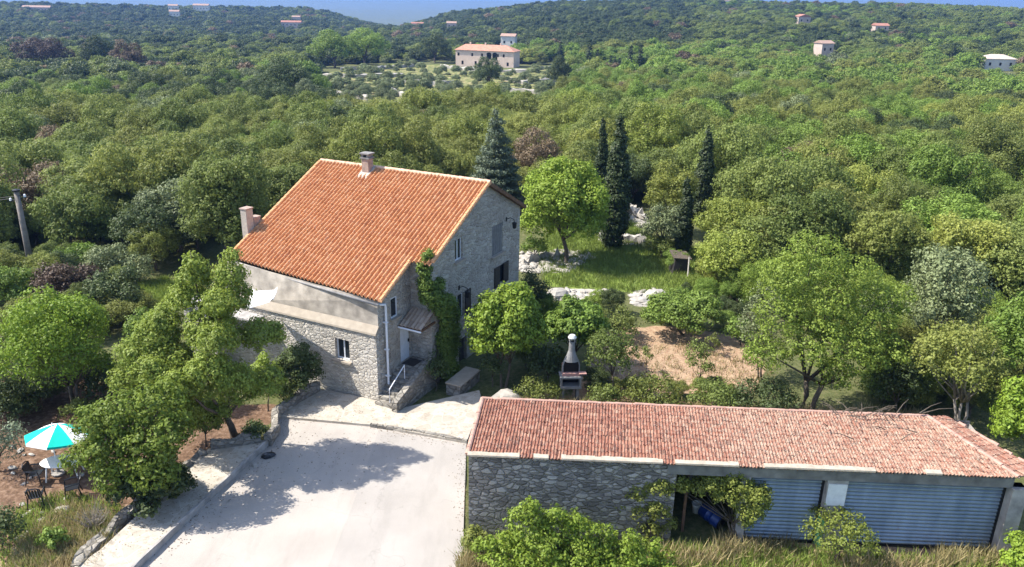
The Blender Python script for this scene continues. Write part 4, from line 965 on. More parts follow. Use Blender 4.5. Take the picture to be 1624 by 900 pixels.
for bx, lf, lb in (((205, 480, 285, 640), 'green', 'upright leafy bush tree under the left side of the tall tree'), ((398, 560, 452, 648), 'garden', 'light green upright bush between the tall tree and the dark laurel'), ((296, 625, 356, 705), 'mid', 'leafy low bush between the fig shrub and the tall tree trunk'), ((385, 668, 425, 696), 'dark', 'small dark bush behind the low wall beside the tall tree trunk'), ((200, 585, 300, 650), 'dark', 'shaded bush behind the fig shrub and under the tall tree'), ((-20, 625, 60, 665), 'dark', 'shaded undergrowth bush above the parasol at the left edge'), ((95, 630, 160, 668), 'mid', 'shaded bush just above the right side of the parasol'), ((430, 600, 470, 645), 'mid', 'small leafy bush beside the dark laurel at the low wall')):
    plant('garden_shrub', lb, 'shrub', bx, bx[3]+2, lf, ls=.13, nl=6, clr=.26, shrub=True)
plant('laurel_shrub', 'dense dark green laurel bush at the foot of the fig shrub, beside the path', 'shrub', (165, 735, 305, 815), 808, 'dark', ls=.15, clr=.24, dens=1.2, lp=16, nl=6, shrub=True)
plant('garden_tree', 'light green feathery tree on the left edge above the parasol', T_, (-5, 460, 185, 628), 655, 'lime', ls=.14, clr=.34, dens=.95, lp=16, nl=11, basex=122, nstem=3, r0=.08)
plant('dark_shrub', 'very dark bush in the shade beneath the light feathery tree at the left edge', 'shrub', (-40, 580, 80, 660), 660, 'dark', ls=.13, nl=6, shrub=True)
plant('dark_shrub', 'dark bush behind the trunk of the feathery tree', 'shrub', (70, 560, 200, 640), 632, 'dark', ls=.13, nl=6, shrub=True)
plant('juniper_shrub', 'blue green conifer bush cut by the left edge beside the parasol', 'shrub', (-45, 655, 38, 750), 745, 'blue', ls=.10, nl=6, shrub=True)
plant('dark_shrub', 'dark bush at the bottom left corner of the garden', 'shrub', (-40, 800, 40, 880), 872, 'dark', ls=.12, nl=5, shrub=True)
plant('small_shrub', 'small green bush in the weeds left of the path foot', 'shrub', (62, 835, 108, 875), 872, 'green', ls=.12, nl=4, clr=.2, shrub=True)
plant('laurel_shrub', 'dark rounded laurel against the front wall of the stone house', 'shrub', (438, 545, 512, 630), 630, 'dark', ls=.14, clr=.26, dens=1.2, nl=7, shrub=True)
plant('small_shrub', 'small tuft growing out of the front wall foot under the window', 'shrub', (536, 596, 558, 612), 621, 'mid', ls=.09, nl=2, clr=.14, shrub=True)
plant('purple_shrub', 'reddish brown leaved shrub below the utility pole', 'shrub', (50, 415, 165, 500), 500, 'purple', ls=.16, nl=8, shrub=True)
plant('dark_shrub', 'dark shrub right of the reddish brown one at the small lawn', 'shrub', (125, 430, 235, 512), 508, 'dark', ls=.16, nl=8, shrub=True)
plant('green_shrub', 'bright green bush at the foot of the utility pole', 'shrub', (66, 388, 165, 440), 440, 'green', ls=.17, nl=7, shrub=True)
plant('silver_shrub', 'silvery grey bush just above the small lawn on the left', 'shrub', (130, 388, 212, 448), 448, 'silver', ls=.14, nl=8, shrub=True)
plant('silver_shrub', 'smaller silvery bush right beside the bigger silvery one', 'shrub', (195, 402, 245, 452), 450, 'silver', ls=.14, nl=5, shrub=True)
plant('green_shrub', 'light green tree at the left edge below the utility pole', 'shrub', (-30, 420, 62, 500), 500, 'green', ls=.16, nl=8, shrub=True)
plant('oak_tree', 'big round dark centred oak left of the house roof', T_, (285, 250, 432, 425), 425, 'mid', ls=.19, clr=.42, nl=13, dens=1.0)
plant('oak_tree', 'rounded oak directly right of the utility pole', T_, (52, 300, 180, 395), 398, 'mid', ls=.19, clr=.42, nl=12)
plant('oak_tree', 'olive green oak cut by the left edge beside the utility pole', T_, (-70, 310, 22, 415), 415, 'olive', ls=.19, clr=.42, nl=9)
plant('oak_tree', 'dark oak between the pole oak and the big round oak, behind the silvery bush', T_, (170, 320, 300, 415), 415, 'dark', ls=.19, clr=.42, nl=11)
plant('garden_tree', 'small bright green tree in the gap left of the big round oak', T_, (180, 345, 240, 392), 402, 'green', ls=.17, clr=.34, nl=6)
plant('oak_tree', 'oak rising just behind the left edge of the orange roof', T_, (405, 262, 510, 345), 372, 'mid', ls=.19, clr=.42, nl=10)
# near the house, right side
plant('garden_tree', 'bright lime green round tree in front of the gable wall', T_, (740, 450, 862, 596), 614, 'lime', ls=.17, clr=.27, nl=14, dens=1.0, lp=15, basex=798, r0=.075, nstem=2)
plant('dark_shrub', 'dark evergreen bush touching the right end of the gable wall', 'shrub', (818, 428, 876, 498), 500, 'dark', ls=.13, nl=6, shrub=True)
plant('fig_tree', 'dark green fig tree right of the lime green tree, behind the barbecue', T_, (855, 468, 965, 575), 585, 'green', ls=.2, clr=.30, nl=10, r0=.09)
plant('dark_shrub', 'dark bush in the shade between the lime tree and the barbecue', 'shrub', (835, 545, 900, 612), 612, 'dark', ls=.14, nl=6, shrub=True)
plant('small_shrub', 'low yellowish green shrub behind the left part of the garage ridge', 'shrub', (815, 598, 885, 642), 648, 'olive', ls=.11, nl=5, shrub=True)
plant('sapling', 'thin young fruit tree with an open crown right of the barbecue', T_, (925, 520, 1012, 605), 630, 'mid', ls=.13, clr=.24, nl=10, dens=.55, lp=9, basex=973, r0=.045, fork=.5)
plant('dark_shrub', 'dark bush in the shade at the foot of the gable wall vine', 'shrub', (670, 560, 712, 612), 618, 'dark', ls=.12, nl=5, shrub=True)
plant('dark_shrub', 'dark bush at the right of the stone planter under the lime tree', 'shrub', (762, 560, 800, 605), 612, 'dark', ls=.12, nl=5, shrub=True)
plant('green_shrub', 'round green bush on the slope between the orchard and the clearing', 'shrub', (1015, 455, 1150, 532), 530, 'green', ls=.16, clr=.28, nl=11, dens=.8, shrub=True)
plant('green_shrub', 'low grey green bush left of the round bush above the bare orchard', 'shrub', (935, 488, 1020, 540), 536, 'mid', ls=.15, nl=7, dens=.7, shrub=True)
plant('green_shrub', 'pale green low clump right of the round bush above the bare orchard', 'shrub', (1135, 500, 1215, 548), 546, 'green', ls=.15, nl=6, dens=.6, shrub=True)
plant('sapling', 'slim young tree on the bare orchard soil, tallest of the small ones', T_, (1085, 540, 1135, 605), 622, 'mid', ls=.12, clr=.22, nl=6, dens=.5, lp=9, r0=.03)
plant('sapling', 'tiny young tree in the middle of the bare orchard', T_, (1010, 548, 1040, 580), 590, 'mid', ls=.11, clr=.18, nl=4, dens=.5, lp=8, r0=.02)
plant('sapling', 'tiny young tree on the right of the bare orchard', T_, (1120, 530, 1145, 556), 562, 'mid', ls=.11, clr=.18, nl=4, dens=.5, lp=8, r0=.02)
for i, (x0_, y0_, x1_, y1_, lf, lb) in enumerate(((932, 606, 990, 650, 'mid', 'low tangled bush behind the garage ridge right below the thin fruit tree'), (985, 590, 1085, 655, 'olive', 'olive green bush behind the middle of the garage ridge'),
        (1085, 596, 1180, 658, 'mid', 'taller dark green bush behind the garage, left of the forked trunk'), (1150, 600, 1270, 660, 'dark', 'deep shaded bush behind the garage beside the forked trunk'),
        (1375, 560, 1470, 660, 'dark', 'very dark bush above the right end of the garage ridge'))):
    plant('hedge_shrub', lb, 'shrub', (x0_, y0_, x1_, y1_), y1_, lf, ls=.13, nl=8, dens=.8, shrub=True, group='bushes along the back of the garage')
plant('almond_tree', 'large loose green tree with a dark forked trunk rising behind the garage', T_, (1195, 370, 1450, 610), 652, 'garden', ls=.14, clr=.32, dens=.85, lp=15, basex=1278, nstem=2, r0=.15, fork=.3, low=-.8, inner=.3,
      lobes=[(1290, 410, 1.5, 48), (1350, 440, 1.2, 45), (1250, 445, 1, 45), (1240, 500, .5, 42), (1310, 480, .8, 55), (1380, 490, 1, 50), (1420, 470, 1.5, 30), (1290, 545, -.3, 48), (1350, 550, -.2, 50), (1215, 560, -.2, 34), (1405, 560, 0, 40), (1330, 595, -.6, 30)])
plant('olive_tree', 'grey olive thicket at the left of the large loose tree', T_, (1165, 450, 1245, 590), 600, 'silver', ls=.13, clr=.3, nl=9, dens=.45, lp=12, nstem=3, r0=.05)
plant('willow_tree', 'pale grey green willowy tree above the right end of the garage', T_, (1425, 395, 1570, 560), 610, 'silver', ls=.15, clr=.36, nl=13, dens=.8, r0=.1, nstem=2)
plant('garden_tree', 'loose mid green scrub tree between the willowy tree and the garage end', T_, (1440, 500, 1600, 650), 680, 'olive', ls=.14, clr=.34, nl=12, dens=.65, r0=.08, nstem=3, bark='bark_grey')
plant('garden_tree', 'green tree cut by the right edge above the bright bush', T_, (1560, 450, 1690, 640), 670, 'green', ls=.15, clr=.34, nl=12, dens=.8, r0=.1)
plant('green_shrub', 'bright green bush overhanging the right end of the garage roof', 'shrub', (1570, 600, 1690, 740), 745, 'lime', ls=.15, clr=.28, nl=9, shrub=True)
plant('garden_tree', 'bushy green walnut tree right of the gable, left of the tall cypresses', T_, (825, 250, 972, 400), 415, 'lime', ls=.22, clr=.42, nl=15, dens=1.0, lp=15, r0=.18)
plant('olive_tree', 'small grey olive tree between the cypresses on the grassy path', T_, (1012, 325, 1088, 398), 404, 'silver', ls=.17, clr=.36, nl=8, r0=.1)
plant('green_shrub', 'low green bush under the grey olive tree', 'shrub', (1020, 375, 1075, 405), 408, 'mid', ls=.16, nl=5, shrub=True)
plant('green_shrub', 'low green bush between the gable corner and the pale rubble', 'shrub', (825, 375, 872, 410), 412, 'green', ls=.16, nl=5, shrub=True)
plant('oak_tree', 'yellow green oak behind the small olive, left of the right cypress', T_, (1020, 258, 1110, 345), 372, 'yellow', ls=.19, clr=.42, nl=11)
plant('oak_tree', 'broad yellow green oak immediately right of the right cypress', T_, (1105, 312, 1250, 395), 425, 'yellow', ls=.19, clr=.42, nl=14)
plant('oak_tree', 'low yellow green oak overhanging the right edge of the clearing', T_, (1095, 365, 1215, 452), 458, 'yellow', ls=.18, clr=.4, nl=11)
plant('oak_tree', 'mid green oak behind the large loose tree', T_, (1200, 300, 1350, 400), 440, 'mid', ls=.19, clr=.42, nl=12)
plant('oak_tree', 'olive green oak right behind the willowy tree', T_, (1340, 330, 1470, 430), 470, 'olive', ls=.19, clr=.42, nl=12)
plant('oak_tree', 'yellow green oak on the right above the willowy tree', T_, (1460, 340, 1600, 440), 480, 'yellow', ls=.19, clr=.42, nl=12)
plant('oak_tree', 'grey green oak cut by the right edge above the garden tree', T_, (1550, 370, 1690, 470), 500, 'mid', ls=.19, clr=.42, nl=12)
def column_tree(name, label, px, top, by, wpx, leaf='black', baseY=None, low=.04, taper=1.0, ls=.2):
    b = hit(px, by); t = atd(px, top, b[1]); H_ = t[2]-b[2]; w = wpx/2*depth(b)/FPX; lz = []
    n = 9
    for i in range(n):
        f_ = low+(1-low)*(i+.5)/n; r = w*(1.0 if f_ < .45 else (1-f_)/.55)**.7*(.55+.45*min(1, f_/.18)); lz.append(((rng.normal()*.08*w, rng.normal()*.08*w, H_*f_), (max(r, .15), max(r, .15), H_/n*.95)))
    root = thing(name, label, 'tree', b); P, N = crown_points(lz, max(.2, w*.28), 1.6, 16, .1, -1)
    link(leaf_mesh('crown', P, N, ls, LEAF[leaf]), 'crown', root)
    m_ = MB(); m_.tube([(0, 0, -.2), (0, 0, H_*.5), (0, 0, H_*.9)], [max(.1, w*.14), .09, .03], 8); m_.obj('trunk', M['bark'], root); return root
column_tree('cypress_tree', 'thick dark cypress with a forked top, tallest in the clearing', 972, 192, 392, 42)
column_tree('cypress_tree', 'slim dark cypress just left of the thick tall one', 947, 198, 372, 24)
column_tree('cypress_tree', 'dark cypress rising behind the yellow green oak on the right', 1110, 208, 352, 29)
column_tree('cypress_tree', 'lower dark cypress left of and in front of the right one, by the hut', 1080, 288, 408, 25)
# blue cedar: layered conical
def cedar(label, px, top, by, wpx):
    b = hit(px, by); t = atd(px, top, b[1]); H_ = t[2]-b[2]; w = wpx/2*depth(b)/FPX; lz = []; g = np.random.default_rng(6)
    for i in range(10):
        f_ = .12+.86*i/10; r = w*(1-f_)**.8; m = max(3, int(7*(1-f_)+2))
        for k in range(m): a = k*2*pi/m+i*.9+g.random()*.5; lz.append(((cos(a)*r*.6, sin(a)*r*.6, H_*f_), (r*.48+.2, r*.48+.2, .32)))
    lz.append(((0, 0, H_*.97), (.25, .25, H_*.05)))
    root = thing('cedar_tree', label, 'tree', b); P, N = crown_points(lz, .34, .9, 13, .2, -1); link(leaf_mesh('crown', P, N, .2, LEAF['blue']), 'crown', root)
    m_ = MB(); m_.tube([(0, 0, -.2), (0, 0, H_*.95)], [.24, .04], 8); m_.obj('trunk', M['bark'], root)
cedar('blue green conical cedar behind the ridge of the house', 785, 175, 345, 100)
# foreground plants
plant('lime_shrub', 'big bright lime green shrub in front of the garage stone wall', 'shrub', (760, 785, 1090, 960), 935, 'lime', ls=.125, clr=.18, dens=.55, lp=12, nstem=5, r0=.03, basex=930, shrub=True, low=-.6,
      lobes=[(838, 830, .4, 34), (880, 838, .5, 30), (915, 842, .6, 28), (855, 875, .1, 46), (925, 880, .2, 40), (795, 890, .1, 38), (985, 880, .3, 36), (1020, 880, .4, 24), (1055, 895, .4, 24), (960, 860, .5, 18), (800, 862, .5, 20), (842, 800, .3, 13), (836, 812, .3, 15), (880, 815, .3, 13), (912, 822, .4, 13), (808, 848, .3, 13), (940, 838, .3, 13), (1002, 852, .3, 13), (965, 842, .4, 10), (1040, 866, .3, 12), (862, 826, .5, 11), (775, 858, .2, 12), (1000, 925, 0, 50), (880, 930, -.2, 60), (770, 870, .4, 20)])
plant('small_shrub', 'olive bush at the left corner of the garage wall by the driveway', 'shrub', (733, 835, 785, 890), 885, 'olive', ls=.11, clr=.2, nl=5, shrub=True)
plant('climbing_vine', 'yellowish climbing plant on the wall left of the open bay', 'vine', (975, 750, 1075, 850), 862, 'yellow', ls=.11, clr=.2, dens=1.1, lp=16, shrub=True, r0=.03, nstem=3, basex=1030,
      lobes=[(1010, 778, .5, 20), (1045, 770, .4, 22), (1075, 768, .4, 16), (1005, 805, .5, 18), (1040, 805, .4, 22), (1030, 835, .3, 20), (1060, 830, .3, 12), (985, 800, .6, 14)])
plant('small_tree', 'small yellowish tree leaning over the open bay beside the narrow roller door', T_, (1090, 745, 1222, 835), 862, 'yellow', ls=.10, clr=.2, dens=1.1, lp=17, r0=.045, nstem=3, basex=1168,
      lobes=[(1085, 768, .5, 14), (1060, 764, .6, 13), (1140, 748, .5, 14), (1178, 825, .1, 14), (1130, 765, .3, 20), (1165, 762, .2, 24), (1195, 785, 0, 26), (1150, 790, .1, 20), (1190, 812, -.1, 20), (1110, 772, .4, 15), (1165, 750, .5, 14), (1205, 800, -.1, 14)])
plant('sapling', 'sparse yellowish sapling in front of the middle garage pillar', T_, (1270, 805, 1395, 878), 893, 'yellow', ls=.10, clr=.17, nl=9, dens=.45, lp=8, r0=.025, nstem=3, basex=1325)
plant('green_shrub', 'bright green bush cut by the bottom right corner', 'shrub', (1582, 840, 1680, 930), 925, 'lime', ls=.13, clr=.22, nl=6, shrub=True)
# climbing vine on the house corner
vn = thing('climbing_vine', 'dark climbing vine on the house corner beside the door canopy, reaching the roof', 'vine', wl(JX+.1, 3.0, 0))
org = np.array(wl(JX+.1, 3.0, 0)); V = []
vp = [(JX-.1, 2.7, 6.9, .28), (JX-.25, 2.6, 6.2, .42), (JX-.15, 2.6, 5.5, .5), (JX, 2.7, 4.8, .6), (JX+.2, 3.1, 4.3, .55), (JX+.3, 3.6, 4.2, .5), (JX+.3, 4.1, 4.0, .45), (JX+.3, 4.4, 3.3, .4), (JX+.35, 4.3, 2.5, .45), (JX+.35, 4.4, 1.8, .4), (JX-.1, 2.5, 5.0, .45), (JX+.1, 3.3, 5.2, .4), (JX+.3, 3.5, 3.6, .55), (JX+.3, 3.7, 3.0, .5), (JX+.3, 3.4, 2.4, .5), (JX+.35, 3.5, 1.8, .5), (JX+.4, 3.5, 1.1, .6), (JX+.5, 3.6, .5, .6), (JX+.3, 4.2, 1.2, .4)]
lz = [(tuple(np.array(wl(x, y, z))-org), (r*.75, r*.75, r)) for x, y, z, r in vp]
P, N = crown_points(lz, .2, 1.7, 15, .2, -1); link(leaf_mesh('foliage', P, N, .13, LEAF['green']), 'foliage', vn)
m_ = MB(); m_.tube([tuple(np.array(wl(x, y, z))-org) for x, y, z in ((JX+.15, 3.1, -.1), (JX+.12, 3.2, 1.5), (JX+.15, 3.4, 3), (JX+.1, 2.9, 4.6), (JX-.05, 2.65, 6.6))], [.06, .05, .045, .035, .02], 6); m_.obj('stems', M['bark'], vn)

# ------------------------------------------------------------ grass, weeds
def blades(poly, n, h, leaf, name, label, tuft=6, spread=.12, z=-.03):
    pts = np.array(scatter(poly, max(1, n//tuft), np.random.default_rng(n))); c = np.repeat(pts, tuft, axis=0)+rng.normal(size=(len(pts)*tuft, 2))*spread
    m = len(c); a = rng.random(m)*2*pi; hh = h*(.5+rng.random(m)); w = .012+.012*rng.random(m)+h*.02; ln = rng.normal(size=(m, 2))*.35*hh[:, None]
    zz = TZ(c[:, 0], c[:, 1])+z; V = np.empty((m, 3, 3)); V[:, 0] = np.c_[c[:, 0]-np.cos(a)*w, c[:, 1]-np.sin(a)*w, zz]; V[:, 1] = np.c_[c[:, 0]+np.cos(a)*w, c[:, 1]+np.sin(a)*w, zz]; V[:, 2] = np.c_[c+ln, zz+hh]
    me = bpy.data.meshes.new(name); me.vertices.add(m*3); me.vertices.foreach_set('co', V.ravel()); me.loops.add(m*3); me.loops.foreach_set('vertex_index', np.arange(m*3, dtype=np.int32))
    me.polygons.add(m); me.polygons.foreach_set('loop_start', np.arange(0, m*3, 3, dtype=np.int32)); me.materials.append(LEAF[leaf]); me.update(calc_edges=True)
    o = bpy.data.objects.new(name, me); COL.objects.link(o); tag(o, label, 'grass', kind='stuff'); return o
blades(gp0([(740, 1000), (750, 862), (1050, 866), (1180, 868), (1640, 895), (1700, 1000)]), 26000, .32, 'grass', 'weeds', 'green weeds along the foot of the garage front')
blades(gp0([(1040, 862), (1180, 872), (1640, 893), (1700, 990), (1000, 990)]), 7000, .28, 'straw', 'dry_grass', 'dry straw coloured grass in front of the roller doors')
blades(gp0([(30, 860), (110, 800), (190, 830), (150, 900), (0, 960)]), 5000, .3, 'straw', 'dry_grass', 'dry weeds at the bottom left beside the path')
blades(gp0([(0, 820), (100, 780), (190, 800), (180, 860), (0, 930)]), 4000, .25, 'grass', 'weeds', 'green weeds in the red soil garden')
blades(ZP['grass'][0], 30000, .3, 'grass', 'meadow_grass', 'long green meadow grass on the clearing behind the garden')
blades(ZP['grass'][1], 5000, .25, 'grass', 'meadow_grass', 'grass on the small lawn behind the left garden trees')
blades(gp0([(960, 545), (1100, 540), (1230, 580), (1220, 625), (1080, 620), (960, 635)]), 2600, .2, 'straw', 'dry_grass', 'cut dry grass on the bare orchard ground')
blades(gp0([(780, 640), (900, 638), (1100, 642), (1460, 655), (1440, 680), (780, 672)]), 12000, .35, 'straw', 'dry_grass', 'dry weeds along the back of the garage')

for (px, py, w_, lb) in ((1195, 872, 60, 'tall dry grass clump below the narrow roller door'), (1550, 888, 70, 'tall dry grass clump at the foot of the right end pillar'), (1100, 890, 70, 'tall dry grass clump below the open bay'), (1420, 905, 80, 'tall dry grass clump in front of the wide roller door'), (760, 900, 30, 'tall dry grass clump beside the driveway corner')):
    blades(gp0([(px-w_, py-10), (px+w_, py-8), (px+w_, py+14), (px-w_, py+12)]), 800, .5, 'straw', 'tall_grass', lb)
blades(ccw(gp0([(739, 846), (748, 846), (748, 1000), (726, 1000)])), 1500, .2, 'grass', 'weeds', 'thin weeds growing along the driveway edge by the garage')
# ------------------------------------------------------------ far buildings
def hitc(px, py, dmax=1120):
    b = hit(px, py)
    if hypot(b[0], b[1]) > dmax:
        q = ray(px, py); q = q[:2]/np.hypot(q[0], q[1])*dmax; b = np.array([q[0], q[1], float(TZ(q[0], q[1]))+1.5])
    return b
def far_house(px, py, w, d, h, rot, wall, roof, label, style='gable', group=None, name='house', extra=None, rise=None):
    b = hitc(px, py); o = thing(name, label, 'house', b, rot, group); mb = MB(); hz = h
    mb.box(-w/2, 0, -3, w/2, d, hz); mb.obj('wall', M[wall], o)
    r = MB(); e = .4; rs = rise or d*.22
    if style == 'hip': r.add([(-w/2-e, -e, hz), (w/2+e, -e, hz), (w/2+e, d+e, hz), (-w/2-e, d+e, hz), (-w/2+d/2, d/2, hz+rs), (w/2-d/2, d/2, hz+rs)], [(0, 1, 5, 4), (1, 2, 5), (2, 3, 4, 5), (3, 0, 4), (3, 2, 1, 0)])
    elif style == 'gablefront': r.add([(-w/2-e, -e, hz), (0, -e, hz+rs), (w/2+e, -e, hz), (-w/2-e, d, hz), (0, d, hz+rs), (w/2+e, d, hz)], [(0, 1, 4, 3), (1, 2, 5, 4), (0, 2, 1), (3, 4, 5), (0, 3, 5, 2)])
    else: r.add([(-w/2-e, -e, hz), (w/2+e, -e, hz), (w/2+e, d/2, hz+rs), (-w/2-e, d/2, hz+rs), (w/2+e, d+e, hz), (-w/2-e, d+e, hz)], [(0, 1, 2, 3), (3, 2, 4, 5), (0, 3, 5), (1, 4, 2), (5, 4, 1, 0)])
    r.obj('roof', M[roof], o)
    k = max(2, int(w/3.2))
    for i in range(k):
        x = -w/2+w*(i+.5)/k
        m_ = MB(); m_.box(x-.45, -.06, hz*.45, x+.45, -.02, hz*.45+1.2); m_.obj('window', M['dark'], o)
    return o, b
YV = hit(768, 107); vl = thing('villa', 'long cream villa with a hipped red roof and two arched openings above the terraces', 'house', YV, radians(-17))
s_ = depth(YV)/FPX; Wv = 97*s_; hv = 6.9; Dv = 9
m_ = MB(); fv = lambda u, z, d: (u, d, z)
ops = [(-Wv/2+Wv*f_-.45, -Wv/2+Wv*f_+.45, 4.4, 5.7) for f_ in (.05, .29, .46, .73, .83)]+[(-Wv/2+Wv*f_-1.15, -Wv/2+Wv*f_+1.15, 3.2, 5.4) for f_ in (.58, .68)]+[(-Wv/2+Wv*f_-.5, -Wv/2+Wv*f_+.5, .8, 2.4) for f_ in (.12, .35, .9)]
ops[5] = (ops[5][0], ops[5][1]-.05, 3.2, 5.4)
m_ = facade(fv, -Wv/2, Wv/2, [(-Wv/2, hv), (Wv/2, hv)], ops, z0=-2, reveal=.5)
m_.add([(Wv/2, 0, -2), (Wv/2, Dv, -2), (Wv/2, Dv, hv), (Wv/2, 0, hv)], [(0, 1, 2, 3)]); m_.add([(-Wv/2, 0, -2), (-Wv/2, Dv, -2), (-Wv/2, Dv, hv), (-Wv/2, 0, hv)], [(3, 2, 1, 0)]); m_.add([(-Wv/2, Dv, -2), (Wv/2, Dv, -2), (Wv/2, Dv, hv), (-Wv/2, Dv, hv)], [(3, 2, 1, 0)])
m_.obj('wall', M['villa_wall'], vl)
for o_ in ops:
    m_ = MB(); m_.box(o_[0]+.05, .32, o_[2]+.05, o_[1]-.05, .36, o_[3]-.05); m_.obj('window', M['dark'], vl)
for o_ in ops[5:7]:
    m_ = MB(); cx_ = (o_[0]+o_[1])/2; r_ = (o_[1]-o_[0])/2-.02; m_.add([(cx_+cos(t)*r_, -.04, o_[3]+sin(t)*r_*.8) for t in np.linspace(0, pi, 9)], [tuple(range(9))]); m_.obj('arch', M['dark'], vl)
m_ = MB(); e = .5; m_.add([(-Wv/2-e, -e, hv), (Wv/2+e, -e, hv), (Wv/2+e, Dv+e, hv), (-Wv/2-e, Dv+e, hv), (-Wv/2+3.0, Dv/2, hv+2.3), (Wv/2-4.5, Dv/2, hv+2.3)], [(0, 1, 5, 4), (1, 2, 5), (2, 3, 4, 5), (3, 0, 4), (3, 2, 1, 0)]); m_.obj('roof', M['villa_roof'], vl)
for x in (-8, -1, 6): m_ = MB(); m_.box(x-.3, Dv/2-.3, hv+1.6, x+.3, Dv/2+.3, hv+3.1); m_.obj('chimney', M['villa_wall'], vl)
FH = [
 (805, 78, 9, 7, 5.6, -.2, 'far_wall_white', 'far_roof_pale', 'pale square tower house rising behind the right end of the long villa', 'gable'),
 (1275, 40, 11, 9, 4.6, .2, 'far_wall', 'far_roof', 'pinkish house with a gabled front highest on the right hillside', 'gablefront'),
 (1398, 52, 10, 8, 3.2, .0, 'far_wall', 'far_roof', 'low house with a plain red roof on the right hillside', 'gable'),
 (1311, 90, 8, 7, 5.0, .35, 'far_wall', 'far_roof_pale', 'small pale house with a slanting roof on the lower right hillside', 'gable'),
 (1584, 113, 15, 9, 3.8, .0, 'far_wall_white', 'far_wall', 'large white house near the right edge', 'hip'),
 (592, 71, 14, 6, 2.6, .1, 'far_wall', 'far_roof', 'long low red roof among the trees left of the villa', 'gable'),
 (462, 45, 22, 8, 4.5, .1, 'far_wall', 'far_roof', 'long pinkish farm group on the left hillside', 'gable'),
 (470, 38, 10, 7, 6, .1, 'far_wall', 'far_roof_pale', 'smaller farm wing behind the long pinkish farm', 'gable'),
 (277, 29, 12, 9, 6, .2, 'far_wall_white', 'far_roof_pale', 'white house alone on the upper left hillside', 'gable'),
 (274, 12, 13, 9, 6, .2, 'far_wall_white', 'far_roof_pale', 'white house on the left skyline, above the lone white house', 'gable'),
 (318, 10, 22, 10, 7, .1, 'far_wall_white', 'far_roof_pale', 'wide pale house on the left skyline', 'gable'),
 (58, 20, 34, 10, 4.5, .15, 'far_wall', 'far_roof_pale', 'long pinkish roof at the upper left corner', 'gable'),
 (716, 47, 9, 7, 4, .0, 'far_wall', 'far_roof_pale', 'small house in the trees above the left end of the villa', 'gable'),
 (662, 46, 14, 7, 4, .1, 'far_wall', 'far_roof', 'low brownish house in the trees up and left of the villa', 'gable'),
 (1153, 9, 14, 8, 4, .0, 'far_wall_white', 'far_roof_pale', 'tiny pale house on the skyline at the upper centre right', 'gable'),
]
fpos = [YV]
for a in FH:
    w_ = {'gable': 1}; px, py = a[0], a[1]; o, b = far_house(px, py, a[2]*.85, a[3]*.85, a[4]+1.0, a[5], *a[6:9], style=a[9], group='distant houses among the trees', name='distant_house'); fpos.append(b)
# terrace walls around the olive grove
k = 0
for pts, lb in (([(500, 122), (560, 124), (640, 122)], 'long pale dry stone terrace wall at the top left of the olive grove'), ([(610, 181), (655, 183)], 'short pale dry stone wall at the bottom of the olive grove'),
           ([(700, 108), (760, 114), (835, 116)], 'pale dry stone terrace wall below the villa'), ([(790, 126), (830, 134), (905, 128)], 'second pale terrace wall right of the round dark tree'), ([(845, 112), (900, 106)], 'short pale terrace wall right of the villa'),
           ([(515, 150), (560, 156), (590, 160)], 'pale broken terrace wall at the left side of the olive grove'), ([(640, 132), (690, 136), (720, 134)], 'pale terrace wall in the grove below the left end of the villa'), ([(810, 146), (860, 150)], 'pale terrace wall low down right of the round terrace tree'), ([(600, 168), (640, 172), (680, 170)], 'long pale terrace wall in the lower olive grove'),
           ([(540, 112), (600, 111), (660, 106)], 'thin pale wall along the upper edge of the olive grove'), ([(600, 140), (625, 148), (640, 156)], 'stub of pale wall in the middle of the olive grove')):
    wall_line('terrace_wall', [hit(*p)[:2] for p in pts], .9, 1.3, M['limestone'], lb, 'wall', z0=lambda q_: float(TZ(q_[0], q_[1]))-.1, seed=20+k, step=2.0, rough=.2, group='dry stone terrace walls'); k += 1
wall_line('dry_stone_wall', [hit(*p)[:2] for p in ((950, 378), (1000, 383), (1060, 392))], .6, .5, M['limestone'], 'low pale dry stone wall crossing the clearing behind the tall cypress', seed=31, z0=-.05, rough=.12)
wall_line('dry_stone_wall', [hit(*p)[:2] for p in ((990, 332), (1005, 342), (1028, 354))], 0.6, .35, M['limestone'], 'low pale stone heap wall between the tall cypress and the olive tree', seed=32, z0=-.2, rough=.2)
wall_line('dry_stone_wall', [hit(*p)[:2] for p in ((826, 418), (860, 410), (900, 404))], .5, .35, M['limestone'], 'pale collapsed stone wall right of the gable end', seed=33, z0=-.05, rough=.2)

# ------------------------------------------------------------ woodland
def proto(kind, seed, lod):
    g = np.random.default_rng(seed); a = 1.0
    if kind == 'column':
        lz = [((0, 0, .3+i*.42), (.32*(1-i/8.5)**.6, .32*(1-i/8.5)**.6, .4)) for i in range(8)]
    else:
        hb = .70+.25*g.random(); lz = auto_lobes(1.0, hb, hb*1.0+.25, 12+seed % 4, .38, .74, seed)
    if lod == 1: P, N = crown_points(lz, .15, .95, 17, .12, -.5); s = .062
    else: P, N = crown_points(lz, .22, .95, 8, .1, -.35); s = .15
    k = P[:, 2] > .03
    return P[k], N[k], s, lz
SH1 = [proto('oak', 40+i, 1) for i in range(5)]; SH2 = [proto('oak', 60+i, 2) for i in range(4)]; CY = proto('column', 3, 2)
leafs = ['olive', 'yellow', 'mid', 'dark', 'green', 'brown', 'silver']
M1 = {(i, l): None for i in range(5) for l in leafs}
TR1 = [trunk_mesh((0, 0, 0), s[3], .07, None, ntip=6).obj('tmp', M['bark'], None, True) for s in SH1]
TRM = [o.data for o in TR1]
for o in TR1: bpy.data.objects.remove(o)
